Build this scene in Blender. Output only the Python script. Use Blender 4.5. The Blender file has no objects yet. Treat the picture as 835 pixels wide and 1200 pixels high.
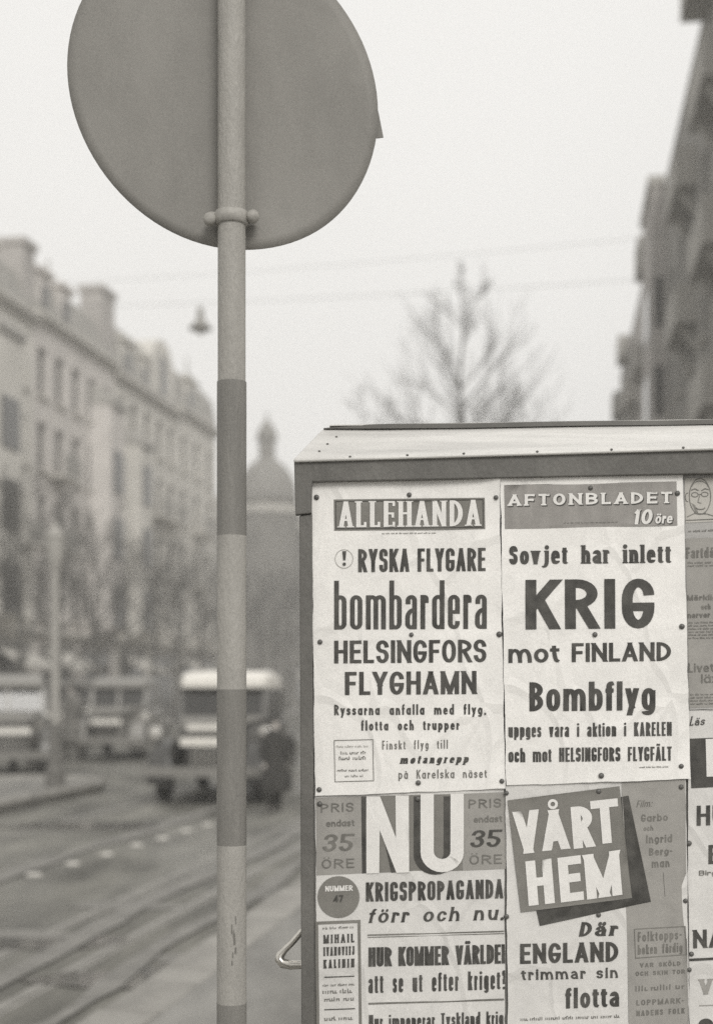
import bpy, bmesh, math, random
from mathutils import Vector, Matrix
from mathutils.geometry import delaunay_2d_cdt

R = math.radians
C = bpy.context.scene.collection
SC = bpy.context.scene

# ------------------------------------------------------------------ camera
F = 1650.0            # focal length in photograph pixels (835 x 1200)
HOR = 807.0           # horizon row of the photograph
EYE = 1.6
BD = 2.64             # distance of the poster board
S = BD / F            # metres per photograph pixel on the board
cam_d = bpy.data.cameras.new("camera")
cam = bpy.data.objects.new("camera", cam_d)
C.objects.link(cam)
SC.camera = cam
cam.location = (0, 0, EYE)
cam.rotation_euler = (R(90), 0, 0)
cam_d.sensor_fit = 'VERTICAL'
cam_d.sensor_height = 36
cam_d.sensor_width = 36
cam_d.lens = 36 * F / 1200
cam_d.shift_y = (HOR - 600) / 1200
cam_d.clip_start = 0.05
cam_d.clip_end = 2000
cam_d.dof.use_dof = True
cam_d.dof.focus_distance = BD - 0.04
cam_d.dof.aperture_fstop = 2.4

# ------------------------------------------------------------------ sky, sun, exposure
W = bpy.data.worlds.new("World")
SC.world = W
W.use_nodes = True
nt = W.node_tree
nt.nodes.clear()
SUN_EL, SUN_AZ = R(34), R(162)        # high cloud, brightest behind and right of the camera
sky = nt.nodes.new('ShaderNodeTexSky')
sky.sky_type = 'NISHITA'
sky.sun_disc = False
sky.sun_elevation = SUN_EL
sky.sun_rotation = SUN_AZ
sky.dust_density = 4
bw = nt.nodes.new('ShaderNodeRGBToBW')
nt.links.new(sky.outputs[0], bw.inputs[0])
bg = nt.nodes.new('ShaderNodeBackground')
bg.inputs['Strength'].default_value = 0.05
nt.links.new(bw.outputs[0], bg.inputs['Color'])
bg2 = nt.nodes.new('ShaderNodeBackground')      # the even cloud cover
tcw = nt.nodes.new('ShaderNodeTexCoord')
nzw = nt.nodes.new('ShaderNodeTexNoise')
nzw.inputs['Scale'].default_value = 1.6
nzw.inputs['Detail'].default_value = 3
nt.links.new(tcw.outputs['Generated'], nzw.inputs['Vector'])
crw = nt.nodes.new('ShaderNodeValToRGB')
crw.color_ramp.elements[0].position = 0.3
crw.color_ramp.elements[0].color = (0.80, 0.788, 0.762, 1)
crw.color_ramp.elements[1].position = 0.7
crw.color_ramp.elements[1].color = (0.86, 0.848, 0.822, 1)
nt.links.new(nzw.outputs[0], crw.inputs[0])
nt.links.new(crw.outputs[0], bg2.inputs['Color'])
bg2.inputs['Strength'].default_value = 1.05
mx = nt.nodes.new('ShaderNodeMixShader')
mx.inputs[0].default_value = 0.93
out = nt.nodes.new('ShaderNodeOutputWorld')
nt.links.new(bg.outputs[0], mx.inputs[1])
nt.links.new(bg2.outputs[0], mx.inputs[2])
nt.links.new(mx.outputs[0], out.inputs[0])

sun_d = bpy.data.lights.new("sun", 'SUN')
sun_d.energy = 1.5
sun_d.angle = R(24)
sun_d.color = (1, 0.975, 0.93)
sun = bpy.data.objects.new("sun", sun_d)
C.objects.link(sun)
# light travels away from the sun; the azimuth is measured from +Y towards +X
sd = Vector((math.sin(SUN_AZ) * math.cos(SUN_EL), math.cos(SUN_AZ) * math.cos(SUN_EL), math.sin(SUN_EL)))
sun.rotation_euler = (-sd).to_track_quat('-Z', 'Y').to_euler()

SC.view_settings.view_transform = 'Standard'
SC.view_settings.look = 'None'
SC.view_settings.exposure = 0.14
SC.view_settings.gamma = 1.0
SC.cycles.use_denoising = False
SC.cycles.max_bounces = 6
SC.cycles.volume_bounces = 2
SC.cycles.volume_step_rate = 4

# ------------------------------------------------------------------ materials
TINT = (1.0, 0.965, 0.893)
MATS = {}


def mat(name, g, rough=0.85, var=0.15, scale=3.0, bump=0.0, bscale=None, metal=0.0, tint=TINT, spec=0.3, detail=6, stretch=None, fine=0.0):
    """warm grey procedural material: broad noise varies the colour, a second one gives fine grain"""
    if name in MATS:
        return MATS[name]
    m = bpy.data.materials.new(name)
    m.use_nodes = True
    t = m.node_tree
    b = t.nodes['Principled BSDF']
    b.inputs['Roughness'].default_value = rough
    b.inputs['Metallic'].default_value = metal
    b.inputs['Specular IOR Level'].default_value = spec
    tc = t.nodes.new('ShaderNodeTexCoord')
    mp = t.nodes.new('ShaderNodeMapping')
    t.links.new(tc.outputs['Object'], mp.inputs[0])
    if stretch:
        mp.inputs['Scale'].default_value = stretch
    n = t.nodes.new('ShaderNodeTexNoise')
    n.inputs['Scale'].default_value = scale
    n.inputs['Detail'].default_value = detail
    n.inputs['Roughness'].default_value = 0.6
    t.links.new(mp.outputs[0], n.inputs['Vector'])
    r = t.nodes.new('ShaderNodeValToRGB')
    lo, hi = g * (1 - var), g * (1 + var)
    r.color_ramp.elements[0].position = 0.3
    r.color_ramp.elements[1].position = 0.7
    r.color_ramp.elements[0].color = tuple(lo * k for k in tint) + (1,)
    r.color_ramp.elements[1].color = tuple(hi * k for k in tint) + (1,)
    t.links.new(n.outputs[0], r.inputs[0])
    last = r.outputs[0]
    if fine:
        n3 = t.nodes.new('ShaderNodeTexNoise')
        n3.inputs['Scale'].default_value = fine
        n3.inputs['Detail'].default_value = 2
        t.links.new(tc.outputs['Object'], n3.inputs['Vector'])
        mr = t.nodes.new('ShaderNodeMapRange')
        mr.inputs[1].default_value = 0.25
        mr.inputs[2].default_value = 0.75
        mr.inputs[3].default_value = 0.90
        mr.inputs[4].default_value = 1.10
        t.links.new(n3.outputs[0], mr.inputs[0])
        mm = t.nodes.new('ShaderNodeMix')
        mm.data_type = 'RGBA'
        mm.blend_type = 'MULTIPLY'
        mm.inputs[0].default_value = 1.0
        t.links.new(last, mm.inputs[6])
        t.links.new(mr.outputs[0], mm.inputs[7])
        last = mm.outputs[2]
    t.links.new(last, b.inputs['Base Color'])
    if bump:
        n2 = t.nodes.new('ShaderNodeTexNoise')
        n2.inputs['Scale'].default_value = bscale or scale * 4
        n2.inputs['Detail'].default_value = 5
        t.links.new(mp.outputs[0], n2.inputs['Vector'])
        bp = t.nodes.new('ShaderNodeBump')
        bp.inputs['Strength'].default_value = bump
        bp.inputs['Distance'].default_value = 0.02
        t.links.new(n2.outputs[0], bp.inputs['Height'])
        t.links.new(bp.outputs[0], b.inputs['Normal'])
    MATS[name] = m
    return m


def paper_mat(name, g, var=0.05):
    """thin poster paper: soft creases, small stains"""
    m = mat(name, g, rough=0.8, var=var, scale=9, bump=0.0, fine=420, spec=0.2, tint=(1, 0.98, 0.945))
    t = m.node_tree
    b = t.nodes['Principled BSDF']
    tc = [n for n in t.nodes if n.type == 'TEX_COORD'][0]
    mp = t.nodes.new('ShaderNodeMapping')
    mp.inputs['Scale'].default_value = (1.0, 1.0, 0.55)
    t.links.new(tc.outputs['Object'], mp.inputs[0])
    a = t.nodes.new('ShaderNodeTexNoise')
    a.inputs['Scale'].default_value = 14
    a.inputs['Detail'].default_value = 3
    a.inputs['Distortion'].default_value = 0.6
    t.links.new(mp.outputs[0], a.inputs['Vector'])
    v = t.nodes.new('ShaderNodeTexVoronoi')
    v.feature = 'DISTANCE_TO_EDGE'
    v.inputs['Scale'].default_value = 7
    nn = t.nodes.new('ShaderNodeVectorMath')
    nn.operation = 'ADD'
    t.links.new(mp.outputs[0], nn.inputs[0])
    n4 = t.nodes.new('ShaderNodeTexNoise')
    n4.inputs['Scale'].default_value = 5
    t.links.new(mp.outputs[0], n4.inputs['Vector'])
    sc4 = t.nodes.new('ShaderNodeVectorMath')
    sc4.operation = 'SCALE'
    sc4.inputs['Scale'].default_value = 0.12
    t.links.new(n4.outputs[1], sc4.inputs[0])
    t.links.new(sc4.outputs[0], nn.inputs[1])
    t.links.new(nn.outputs[0], v.inputs['Vector'])
    mr = t.nodes.new('ShaderNodeMapRange')
    mr.inputs[1].default_value = 0.0
    mr.inputs[2].default_value = 0.06
    mr.inputs[3].default_value = 0.35
    mr.inputs[4].default_value = 0.0
    t.links.new(v.outputs['Distance'], mr.inputs[0])
    ad = t.nodes.new('ShaderNodeMath')
    ad.operation = 'ADD'
    t.links.new(a.outputs[0], ad.inputs[0])
    t.links.new(mr.outputs[0], ad.inputs[1])
    bp = t.nodes.new('ShaderNodeBump')
    bp.inputs['Strength'].default_value = 0.55
    bp.inputs['Distance'].default_value = 0.011
    t.links.new(ad.outputs[0], bp.inputs['Height'])
    t.links.new(bp.outputs[0], b.inputs['Normal'])
    return m


M = dict(
    paper=paper_mat("poster_paper", 0.82, .08),
    paper_old=paper_mat("older_poster_paper", 0.66, .09),
    newsprint=paper_mat("grey_newsprint", 0.42),
    ink=mat("black_printing_ink", 0.072, rough=0.6, var=0.42, scale=30, fine=500, tint=(1, 0.962, 0.875)),
    ink_soft=mat("faded_printing_ink", 0.17, rough=0.7, var=0.25, scale=40, fine=500, tint=(1, 0.962, 0.875)),
    ink_mid=mat("half_strength_printing_ink", 0.21, rough=0.7, var=0.10, scale=25, fine=500, tint=(1, 0.962, 0.875)),
    ink_pale=mat("pale_grey_printing_ink", 0.33, rough=0.7, var=0.10, scale=25, fine=500, tint=(1, 0.965, 0.90)),
    ink_white=mat("unprinted_paper_white", 0.76, rough=0.8, var=0.05, scale=30, fine=500, tint=(1, 0.98, 0.945)),
    board=mat("painted_board", 0.17, rough=0.6, var=0.12, scale=14, bump=0.15, bscale=90, fine=300),
    frame=mat("dark_painted_frame", 0.14, rough=0.5, var=0.20, scale=7, bump=0.12, bscale=60, fine=300, stretch=(1.5, 1.5, .9)),
    zinc=mat("weathered_zinc_sheet", 0.60, tint=(1, .98, .94), rough=0.45, var=0.2, scale=5, bump=0.10, bscale=25, spec=0.5, fine=300, stretch=(0.5, 3, 3)),
    zinc_dark=mat("dark_zinc_flashing", 0.12, rough=0.5, var=0.2, scale=9),
    chrome=mat("worn_nickel", 0.62, rough=0.22, var=0.12, scale=40, metal=0.9),
    tack=mat("blackened_tack", 0.10, rough=0.4, var=0.2, scale=300, spec=0.6),
    sign=mat("bare_back_of_sign_plate", 0.25, rough=0.6, var=0.12, scale=6, bump=0.12, bscale=20, fine=380, stretch=(1, 1, 0.6)),
    pole_white=mat("white_pole_paint", 0.345, rough=0.5, var=0.10, scale=9, bump=0.2, bscale=60, fine=330, stretch=(3, 3, 1)),
    pole_dark=mat("dark_pole_paint", 0.205, rough=0.45, var=0.14, scale=9, bump=0.2, bscale=60, fine=330, stretch=(5, 5, 0.6)),
    clampm=mat("grey_clamp_iron", 0.36, rough=0.6, var=0.2, scale=60),
    road=None, pavement=None,
    kerb=mat("granite_kerb", 0.30, rough=0.8, var=0.25, scale=4, bump=0.3),
    rail=mat("worn_rail_steel", 0.27, rough=0.5, var=0.2, scale=3),
    stud=mat("white_road_stud", 0.55, rough=0.4, var=0.08, scale=20),
    puddle=mat("standing_water", 0.10, rough=0.06, var=0.2, scale=2, spec=1.0),
    bark=mat("bark", 0.11, rough=0.9, var=0.3, scale=6, bump=0.4),
    wall_a=mat("pale_plaster", 0.64, rough=0.9, var=0.14, scale=0.6, bump=0.1),
    wall_b=mat("pinkish_plaster", 0.63, rough=0.9, var=0.14, scale=0.6, bump=0.1, tint=(1, 0.95, 0.90)),
    wall_c=mat("light_lime_plaster", 0.62, rough=0.9, var=0.14, scale=0.6, bump=0.1),
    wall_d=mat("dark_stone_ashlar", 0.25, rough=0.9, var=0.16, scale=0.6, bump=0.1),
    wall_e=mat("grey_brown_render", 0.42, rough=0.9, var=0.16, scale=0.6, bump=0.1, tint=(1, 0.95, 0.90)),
    wall_f=mat("sooty_stone", 0.22, rough=0.9, var=0.25, scale=0.5, bump=0.1),
    trim=mat("plaster_trim", 0.55, rough=0.85, var=0.1, scale=1.2),
    trim_d=mat("dark_stone_trim", 0.38, rough=0.85, var=0.1, scale=1.2),
    slate=mat("roofing_sheet", 0.34, rough=0.7, var=0.2, scale=1.5),
    pane=mat("window_glass_dark", 0.045, rough=0.12, var=0.3, scale=1.0, spec=0.6),
    wframe=mat("window_frame_paint", 0.22, rough=0.6, var=0.1, scale=4),
    brick=mat("chimney_brick", 0.22, rough=0.9, var=0.25, scale=8),
    car_light=mat("pale_grey_car_enamel", 0.27, rough=0.35, var=0.1, scale=3, spec=0.6),
    car_mid=mat("mid_grey_car_enamel", 0.11, rough=0.35, var=0.12, scale=3, spec=0.6),
    car_dark=mat("dark_car_enamel", 0.05, rough=0.3, var=0.15, scale=3, spec=0.6),
    car_grey=mat("grey_car_enamel", 0.16, rough=0.35, var=0.12, scale=3, spec=0.6),
    car_pale=mat("cream_car_enamel", 0.78, rough=0.4, var=0.06, scale=3, spec=0.5),
    rubber=mat("tyre_rubber", 0.035, rough=0.8, var=0.2, scale=20),
    glass_pale=mat("headlamp_glass", 0.5, rough=0.12, var=0.1, scale=10, spec=0.8),
    coat_d=mat("dark_wool_coat", 0.05, rough=0.95, var=0.25, scale=12),
    coat_m=mat("grey_wool_coat", 0.16, rough=0.95, var=0.25, scale=12),
    coat_l=mat("pale_coat", 0.45, rough=0.95, var=0.15, scale=12),
    skin=mat("skin", 0.50, rough=0.6, var=0.08, scale=20, tint=(1, 0.93, 0.86)),
    hair=mat("dark_hair", 0.05, rough=0.8, var=0.3, scale=60),
    shoe=mat("shoe_leather", 0.04, rough=0.5, var=0.2, scale=20),
    lampm=mat("lamp_enamel", 0.30, rough=0.5, var=0.2, scale=8),
    wire=mat("overhead_wire_copper", 0.10, rough=0.6, var=0.2, scale=3),
    dome=mat("patinated_dome_copper", 0.24, rough=0.7, var=0.15, scale=1.5),
)


def ground_mat(name, g, wet, tint, sc=1.0):
    """grey setts: slush, wet patches and tracks running along the street"""
    m = mat(name, g, rough=0.7, var=0.62, scale=1.3 * sc, bump=0.6, bscale=14, detail=8, stretch=(1.2, 0.35, 1), tint=tint, spec=0.45)
    t = m.node_tree
    b = t.nodes['Principled BSDF']
    tc = [n for n in t.nodes if n.type == 'TEX_COORD'][0]
    mp = t.nodes.new('ShaderNodeMapping')
    mp.inputs['Scale'].default_value = (1.0, 0.22, 1)
    t.links.new(tc.outputs['Object'], mp.inputs[0])
    n = t.nodes.new('ShaderNodeTexNoise')
    n.inputs['Scale'].default_value = 0.8
    n.inputs['Detail'].default_value = 4
    t.links.new(mp.outputs[0], n.inputs['Vector'])
    mr = t.nodes.new('ShaderNodeMapRange')
    mr.inputs[1].default_value = 0.42
    mr.inputs[2].default_value = 0.62
    mr.inputs[3].default_value = 0.85
    mr.inputs[4].default_value = wet
    t.links.new(n.outputs[0], mr.inputs[0])
    t.links.new(mr.outputs[0], b.inputs['Roughness'])
    return m


M['road'] = ground_mat("wet_street_setts", 0.16, 0.33, (1, 0.97, 0.86))
M['pavement'] = ground_mat("damp_pavement", 0.22, 0.45, (1, 0.97, 0.90))

# ------------------------------------------------------------------ object helpers


def link(o, parent=None):
    C.objects.link(o)
    if parent is not None:
        o.parent = parent
    return o


def thing(name, label, cat, loc=(0, 0, 0), rotz=0.0, group=None):
    o = bpy.data.objects.new(name, None)
    o.empty_display_size = 0.1
    o.location = loc
    o.rotation_euler = (0, 0, rotz)
    o['label'] = label
    o['category'] = cat
    if group:
        o['group'] = group
    return link(o)


def tag(o, label=None, cat=None, group=None, kind=None):
    if label: o['label'] = label
    if cat: o['category'] = cat
    if group: o['group'] = group
    if kind: o['kind'] = kind
    return o


def me_obj(name, verts, faces, m, parent=None, smooth=False):
    me = bpy.data.meshes.new(name)
    me.from_pydata([tuple(v) for v in verts], [], faces)
    me.update()
    if m: me.materials.append(m)
    if smooth:
        for p in me.polygons: p.use_smooth = True
    return link(bpy.data.objects.new(name, me), parent)


class MB:
    def __init__(s):
        s.v = []; s.f = []

    def add(s, vs, fs):
        k = len(s.v)
        s.v += [tuple(v) for v in vs]
        s.f += [tuple(i + k for i in f) for f in fs]
        return s

    def box(s, x0, x1, y0, y1, z0, z1, mtx=None):
        vs = [Vector(p) for p in ((x0, y0, z0), (x1, y0, z0), (x1, y1, z0), (x0, y1, z0), (x0, y0, z1), (x1, y0, z1), (x1, y1, z1), (x0, y1, z1))]
        if mtx: vs = [mtx @ v for v in vs]
        return s.add(vs, [(0, 3, 2, 1), (4, 5, 6, 7), (0, 1, 5, 4), (1, 2, 6, 5), (2, 3, 7, 6), (3, 0, 4, 7)])

    def tube(s, pts, rads, n=8, caps=True):
        pts = [Vector(p) for p in pts]
        if not hasattr(rads, '__len__'): rads = [rads] * len(pts)
        k = len(s.v)
        ref = None
        for i, p in enumerate(pts):
            d = (pts[min(i + 1, len(pts) - 1)] - pts[max(i - 1, 0)]).normalized()
            if ref is None:
                ref = Vector((1, 0, 0)) if abs(d.x) < 0.8 else Vector((0, 1, 0))
            u = (ref - d * ref.dot(d)).normalized()
            ref = u
            w = d.cross(u)
            for j in range(n):
                a = 2 * math.pi * j / n
                s.v.append(tuple(p + (u * math.cos(a) + w * math.sin(a)) * rads[i]))
        for i in range(len(pts) - 1):
            for j in range(n):
                a, b = k + i * n + j, k + i * n + (j + 1) % n
                s.f.append((a, b, b + n, a + n))
        if caps:
            s.f.append(tuple(k + j for j in range(n))[::-1])
            s.f.append(tuple(k + (len(pts) - 1) * n + j for j in range(n)))
        return s

    def lathe(s, prof, n=16, mtx=None, caps=True):
        k = len(s.v)
        for r, z in prof:
            for j in range(n):
                a = 2 * math.pi * j / n
                v = Vector((r * math.cos(a), r * math.sin(a), z))
                s.v.append(tuple(mtx @ v if mtx else v))
        for i in range(len(prof) - 1):
            for j in range(n):
                a, b = k + i * n + j, k + i * n + (j + 1) % n
                s.f.append((a, b, b + n, a + n))
        if caps:
            s.f.append(tuple(k + j for j in range(n))[::-1])
            s.f.append(tuple(k + (len(prof) - 1) * n + j for j in range(n)))
        return s

    def loft(s, rings, caps=True):
        n = len(rings[0]); k = len(s.v)
        for r in rings: s.v += [tuple(p) for p in r]
        for i in range(len(rings) - 1):
            for j in range(n):
                a, b = k + i * n + j, k + i * n + (j + 1) % n
                s.f.append((a, b, b + n, a + n))
        if caps:
            s.f.append(tuple(k + j for j in range(n))[::-1])
            s.f.append(tuple(k + (len(rings) - 1) * n + j for j in range(n)))
        return s

    def build(s, name, m, parent=None, smooth=False, bevel=0.0):
        o = me_obj(name, s.v, s.f, m, parent, smooth)
        bm = bmesh.new(); bm.from_mesh(o.data)
        bmesh.ops.recalc_face_normals(bm, faces=bm.faces)
        bm.to_mesh(o.data); bm.free()
        if bevel:
            b = o.modifiers.new('bevel', 'BEVEL'); b.width = bevel; b.segments = 2; b.limit_method = 'ANGLE'
        return o


def copy_tree(o, parent=None):
    c = o.copy()
    C.objects.link(c)
    if parent is not None: c.parent = parent
    for ch in list(o.children): copy_tree(ch, c)
    return c


# street frames: (lateral, along) -> world; the left side runs 9.4 deg, the right row 7.9 deg to the right of the view axis
YL, YR = math.atan((690 - 417.5) / F), math.atan((645 - 417.5) / F)


def st(lat, al, z=0.0, yaw=None):
    """lateral metres right of the camera, metres of depth, height"""
    y = YL if yaw is None else yaw
    # 'al' is depth along the view axis; the point lies on the street-parallel line 'lat' metres from the camera
    x = al * math.tan(y) + lat
    return Vector((x, al, z))


# ------------------------------------------------------------------ the ground
def rot_sheet(name, lat0, lat1, a0, a1, z, m, thick=0.0, n=1, yaw=None):
    mb = MB()
    p = [st(lat0, a0, z, yaw), st(lat1, a0, z, yaw), st(lat1, a1, z, yaw), st(lat0, a1, z, yaw)]
    if thick:
        q = [v - Vector((0, 0, thick)) for v in p]
        mb.add(p + q, [(0, 1, 2, 3), (7, 6, 5, 4), (0, 4, 5, 1), (1, 5, 6, 2), (2, 6, 7, 3), (3, 7, 4, 0)])
    else:
        mb.add(p, [(0, 1, 2, 3)])
    return mb.build(name, m)


road = me_obj('road', [(-300, -60, 0), (300, -60, 0), (300, 420, 0), (-300, 420, 0)], [(0, 1, 2, 3)], M['road'])
tag(road, kind='structure')
road.rotation_euler = (0, 0, 0)
pav = rot_sheet('pavement', -1.95, 9.0, -8, 200, 0.12, M['pavement'], 0.11)
tag(pav, kind='structure')
pavl = rot_sheet('pavement', -22.8 - 0.5, -17.8, 5, 200, 0.12, M['pavement'], 0.11)
tag(pavl, kind='structure')
# kerb stones, each one a piece of its pavement
mb = MB().box(-0.15, 0.15, -0.485, 0.485, 0.0, 0.128)
ks = mb.build('kerb_stone', M['kerb'], pav, bevel=0.015)
rnd = random.Random(3)
k = 0
for par, lat, a0, a1 in ((pav, -2.1, 3, 60), (pavl, -17.65, 24, 90)):
    a = a0
    while a < a1:
        o = ks if k == 0 else bpy.data.objects.new('kerb_stone', ks.data)
        if k:
            link(o, par)
            b = o.modifiers.new('bevel', 'BEVEL'); b.width = 0.015; b.segments = 2
        o.location = st(lat + rnd.uniform(-.008, .008), a, rnd.uniform(-0.004, 0.004))
        o.rotation_euler = (0, 0, -YL + rnd.uniform(-.006, .006))
        a += 1.0 * math.cos(YL)
        k += 1
# tram rails in the carriageway
for i, lat in enumerate((-2.95, -3.55, -5.05, -6.3)):
    mb = MB()
    p0, p1 = st(lat, 4, 0), st(lat, 160, 0)
    d = (p1 - p0).normalized(); nrm = Vector((d.y, -d.x, 0))
    for off, wd, z in ((0, 0.030, 0.005), (0.068, 0.015, 0.005)):
        q = [p0 + nrm * (off - wd), p0 + nrm * (off + wd), p1 + nrm * (off + wd), p1 + nrm * (off - wd)]
        t = [v + Vector((0, 0, z)) for v in q]
        mb.add(t + q, [(0, 1, 2, 3), (0, 4, 5, 1), (1, 5, 6, 2), (2, 6, 7, 3), (3, 7, 4, 0)])
    o = mb.build('tram_rail', M['rail'])
    tag(o, kind='structure')
# trampled pale bands of slush beside the rails
slush = mat("trodden_slush", 0.22, rough=0.6, var=0.25, scale=3, bump=0.4, bscale=12)


def blob(name, cx, cy, rx, ry, z, m, seed, n=28, rot=0.0):
    r = random.Random(seed)
    ph = [r.uniform(0, 6.28) for _ in range(4)]
    vs = [(cx, cy, z)]
    for i in range(n):
        a = 2 * math.pi * i / n
        q = 1 + 0.16 * math.sin(2 * a + ph[0]) + 0.11 * math.sin(3 * a + ph[1]) + 0.07 * math.sin(5 * a + ph[2])
        x, y = rx * q * math.cos(a), ry * q * math.sin(a)
        vs.append((cx + x * math.cos(rot) - y * math.sin(rot), cy + x * math.sin(rot) + y * math.cos(rot), z))
    return me_obj(name, vs, [(0, i + 1, (i + 1) % n + 1) for i in range(n)], m)


def gnd(px, py):
    dep = F * EYE / (py - HOR)
    return (px - 417.5) / F * dep, dep


for i, (px, py, rx, ry, m_) in enumerate(((208, 1124, .17, .14, slush), (318, 1048, .30, .26, slush), (330, 1075, .22, .12, M['puddle']),
                                         (60, 1105, .42, .30, M['puddle']), (30, 1096, .30, .16, slush), (150, 1062, .45, .20, slush),
                                         (215, 1140, .30, .22, M['puddle']), (110, 1150, .35, .22, M['puddle']), (95, 968, .9, .5, M['puddle']))):
    x, y = gnd(px, py)
    o = blob('puddle' if m_ is M['puddle'] else 'slush_patch', x, y, rx, ry, 0.004 + 0.0006 * i, m_, i + 5)
    tag(o, kind='structure')
# long pale wheel tracks
for j, (lat, w_, a0, a1) in enumerate(((-3.25, .10, 6, 24), (-4.95, .12, 9, 26), (-2.6, .07, 6, 17))):
    vs = []; fs = []
    r = random.Random(j)
    n = 30
    for i in range(n + 1):
        a = a0 + (a1 - a0) * i / n
        ww = w_ * (0.5 + 0.8 * r.random())
        c = st(lat + 0.05 * math.sin(i * .6), a, 0.0125 + 0.001 * j)
        vs += [c - Vector((ww, 0, 0)), c + Vector((ww, 0, 0))]
        if i: fs.append((2 * i - 2, 2 * i - 1, 2 * i + 1, 2 * i))
    o = me_obj('wheel_track', vs, fs, slush)
    tag(o, kind='structure')

# traffic island with a lamp post
isl = MB()
pts = []
for i in range(9):
    a = math.pi * i / 8
    pts.append(st(-9.0 + 1.5 * math.cos(a), 21.5 + 1.5 * math.sin(a), 0))
pts += [st(-10.5, 8, 0), st(-7.5, 8, 0)]
n = len(pts)
isl.add([p + Vector((0, 0, .13)) for p in pts] + pts, [tuple(range(n))] + [(i, (i + 1) % n, n + (i + 1) % n, n + i) for i in range(n)])
o = isl.build('traffic_island', M['pavement'])
tag(o, kind='structure')
cur = MB()
ring = [p + Vector((0, 0, .135)) for p in pts]
cur.tube(ring[8:] + ring[:9], 0.07, n=6)
cur.build('kerb_edge', M['kerb'], o)

# road studs
sx = [(40, 1026), (85, 1013), (125, 1002), (160, 991), (190, 983), (218, 974), (243, 967)]
where = ['nearest to the left edge of the photo', 'second of the row counted from the left', 'third of the row counted from the left', 'in the middle of the row',
         'fifth of the row counted from the left', 'second of the row from the pole', 'just left of the striped pole']
proto = None
for (px, py), w_ in zip(sx, where):
    x, y = gnd(px, py)
    mbs = MB().lathe([(0.075, 0.0), (0.074, 0.010), (0.05, 0.020), (0.02, 0.024)], 14)
    if proto is None:
        o = proto = mbs.build('road_stud', M['stud'], smooth=True)
    else:
        o = proto.copy(); C.objects.link(o)
    o.location = (x, y, 0.0)
    tag(o, 'round white road stud set in the carriageway, ' + w_, 'road stud', 'white studs marking a line across the street')

# ------------------------------------------------------------------ houses


def facade(t, L, H, cols, z_rows, ww, wh, wm, depth=10.0, rec=0.22, gf=True, sash=True):
    """wall with real openings: local x along the front, y into the house, z up"""
    xs = [0.0]; win = []
    pitch = L / cols
    for i in range(cols):
        c = pitch * (i + .5)
        xs += [c - ww / 2, c + ww / 2]
    xs.append(L)
    zs = [0.0]
    for z in z_rows: zs += [z, z + wh]
    zs.append(H)
    vs = []; fs = []
    idx = {}

    def V(x, y, z):
        key = (round(x, 4), round(y, 4), round(z, 4))
        if key not in idx:
            idx[key] = len(vs); vs.append(key)
        return idx[key]
    for i in range(len(xs) - 1):
        for j in range(len(zs) - 1):
            x0, x1, z0, z1 = xs[i], xs[i + 1], zs[j], zs[j + 1]
            if i % 2 == 1 and j % 2 == 1:
                win.append((x0, x1, z0, z1))
                fs.append((V(x0, 0, z0), V(x0, 0, z1), V(x0, rec, z1), V(x0, rec, z0)))
                fs.append((V(x1, 0, z0), V(x1, rec, z0), V(x1, rec, z1), V(x1, 0, z1)))
                fs.append((V(x0, 0, z0), V(x0, rec, z0), V(x1, rec, z0), V(x1, 0, z0)))
                fs.append((V(x0, 0, z1), V(x1, 0, z1), V(x1, rec, z1), V(x0, rec, z1)))
            else:
                fs.append((V(x0, 0, z0), V(x1, 0, z0), V(x1, 0, z1), V(x0, 0, z1)))
    a, b, c, d = V(0, depth, 0), V(L, depth, 0), V(L, depth, H), V(0, depth, H)
    e, f_, g, h = V(0, 0, 0), V(L, 0, 0), V(L, 0, H), V(0, 0, H)
    fs += [(e, h, d, a), (f_, b, c, g), (a, d, c, b), (h, g, c, d)]
    me_obj('wall', vs, fs, wm, t)
    # windows: frame with a pane, shared mesh
    fm = MB()
    w2 = ww / 2
    for q in ((-w2, -w2 + .07, 0, wh), (w2 - .07, w2, 0, wh), (-.035, .035, .07, wh - .07)):
        fm.box(q[0], q[1], 0, .06, q[2], q[3])
    for q in ((0, .07), (wh - .07, wh), (wh * .66, wh * .66 + .06)):
        fm.box(-w2 + .07, w2 - .07, 0.004, .056, q[0], q[1])
    fme = None
    for (x0, x1, z0, z1) in win:
        if fme is None:
            o = fm.build('window', M['wframe'], t); fme = o.data
            p = me_obj('pane', [(-w2 + .01, .03, .01), (w2 - .01, .03, .01), (w2 - .01, .03, wh - .01), (-w2 + .01, .03, wh - .01)], [(0, 1, 2, 3)], M['pane'], o)
            pme = p.data
            s_ = MB().box(-w2 - .12, w2 + .12, -rec - .12, -rec - .003, -.10, -.02).build('sill', M['trim'], o)
            sme = s_.data
        else:
            o = link(bpy.data.objects.new('window', fme), t)
            link(bpy.data.objects.new('pane', pme), o)
            link(bpy.data.objects.new('sill', sme), o)
        o.location = ((x0 + x1) / 2, rec - .04, z0)


def mansard(t, L, z0, h, inset, depth, m, x0=0.0, lip=0.3):
    mb = MB()
    mb.loft([[(x0 - .02, -lip, z0), (x0 + L + .02, -lip, z0), (x0 + L + .02, depth, z0), (x0 - .02, depth, z0)],
             [(x0 + .03, inset * .45, z0 + h * .72), (x0 + L - .03, inset * .45, z0 + h * .72), (x0 + L - .03, depth - inset * .45, z0 + h * .72), (x0 + .03, depth - inset * .45, z0 + h * .72)],
             [(x0 + .1, inset * 1.6, z0 + h), (x0 + L - .1, inset * 1.6, z0 + h), (x0 + L - .1, depth - inset * 1.6, z0 + h), (x0 + .1, depth - inset * 1.6, z0 + h)]])
    return mb.build('roof', m, t)


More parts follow.
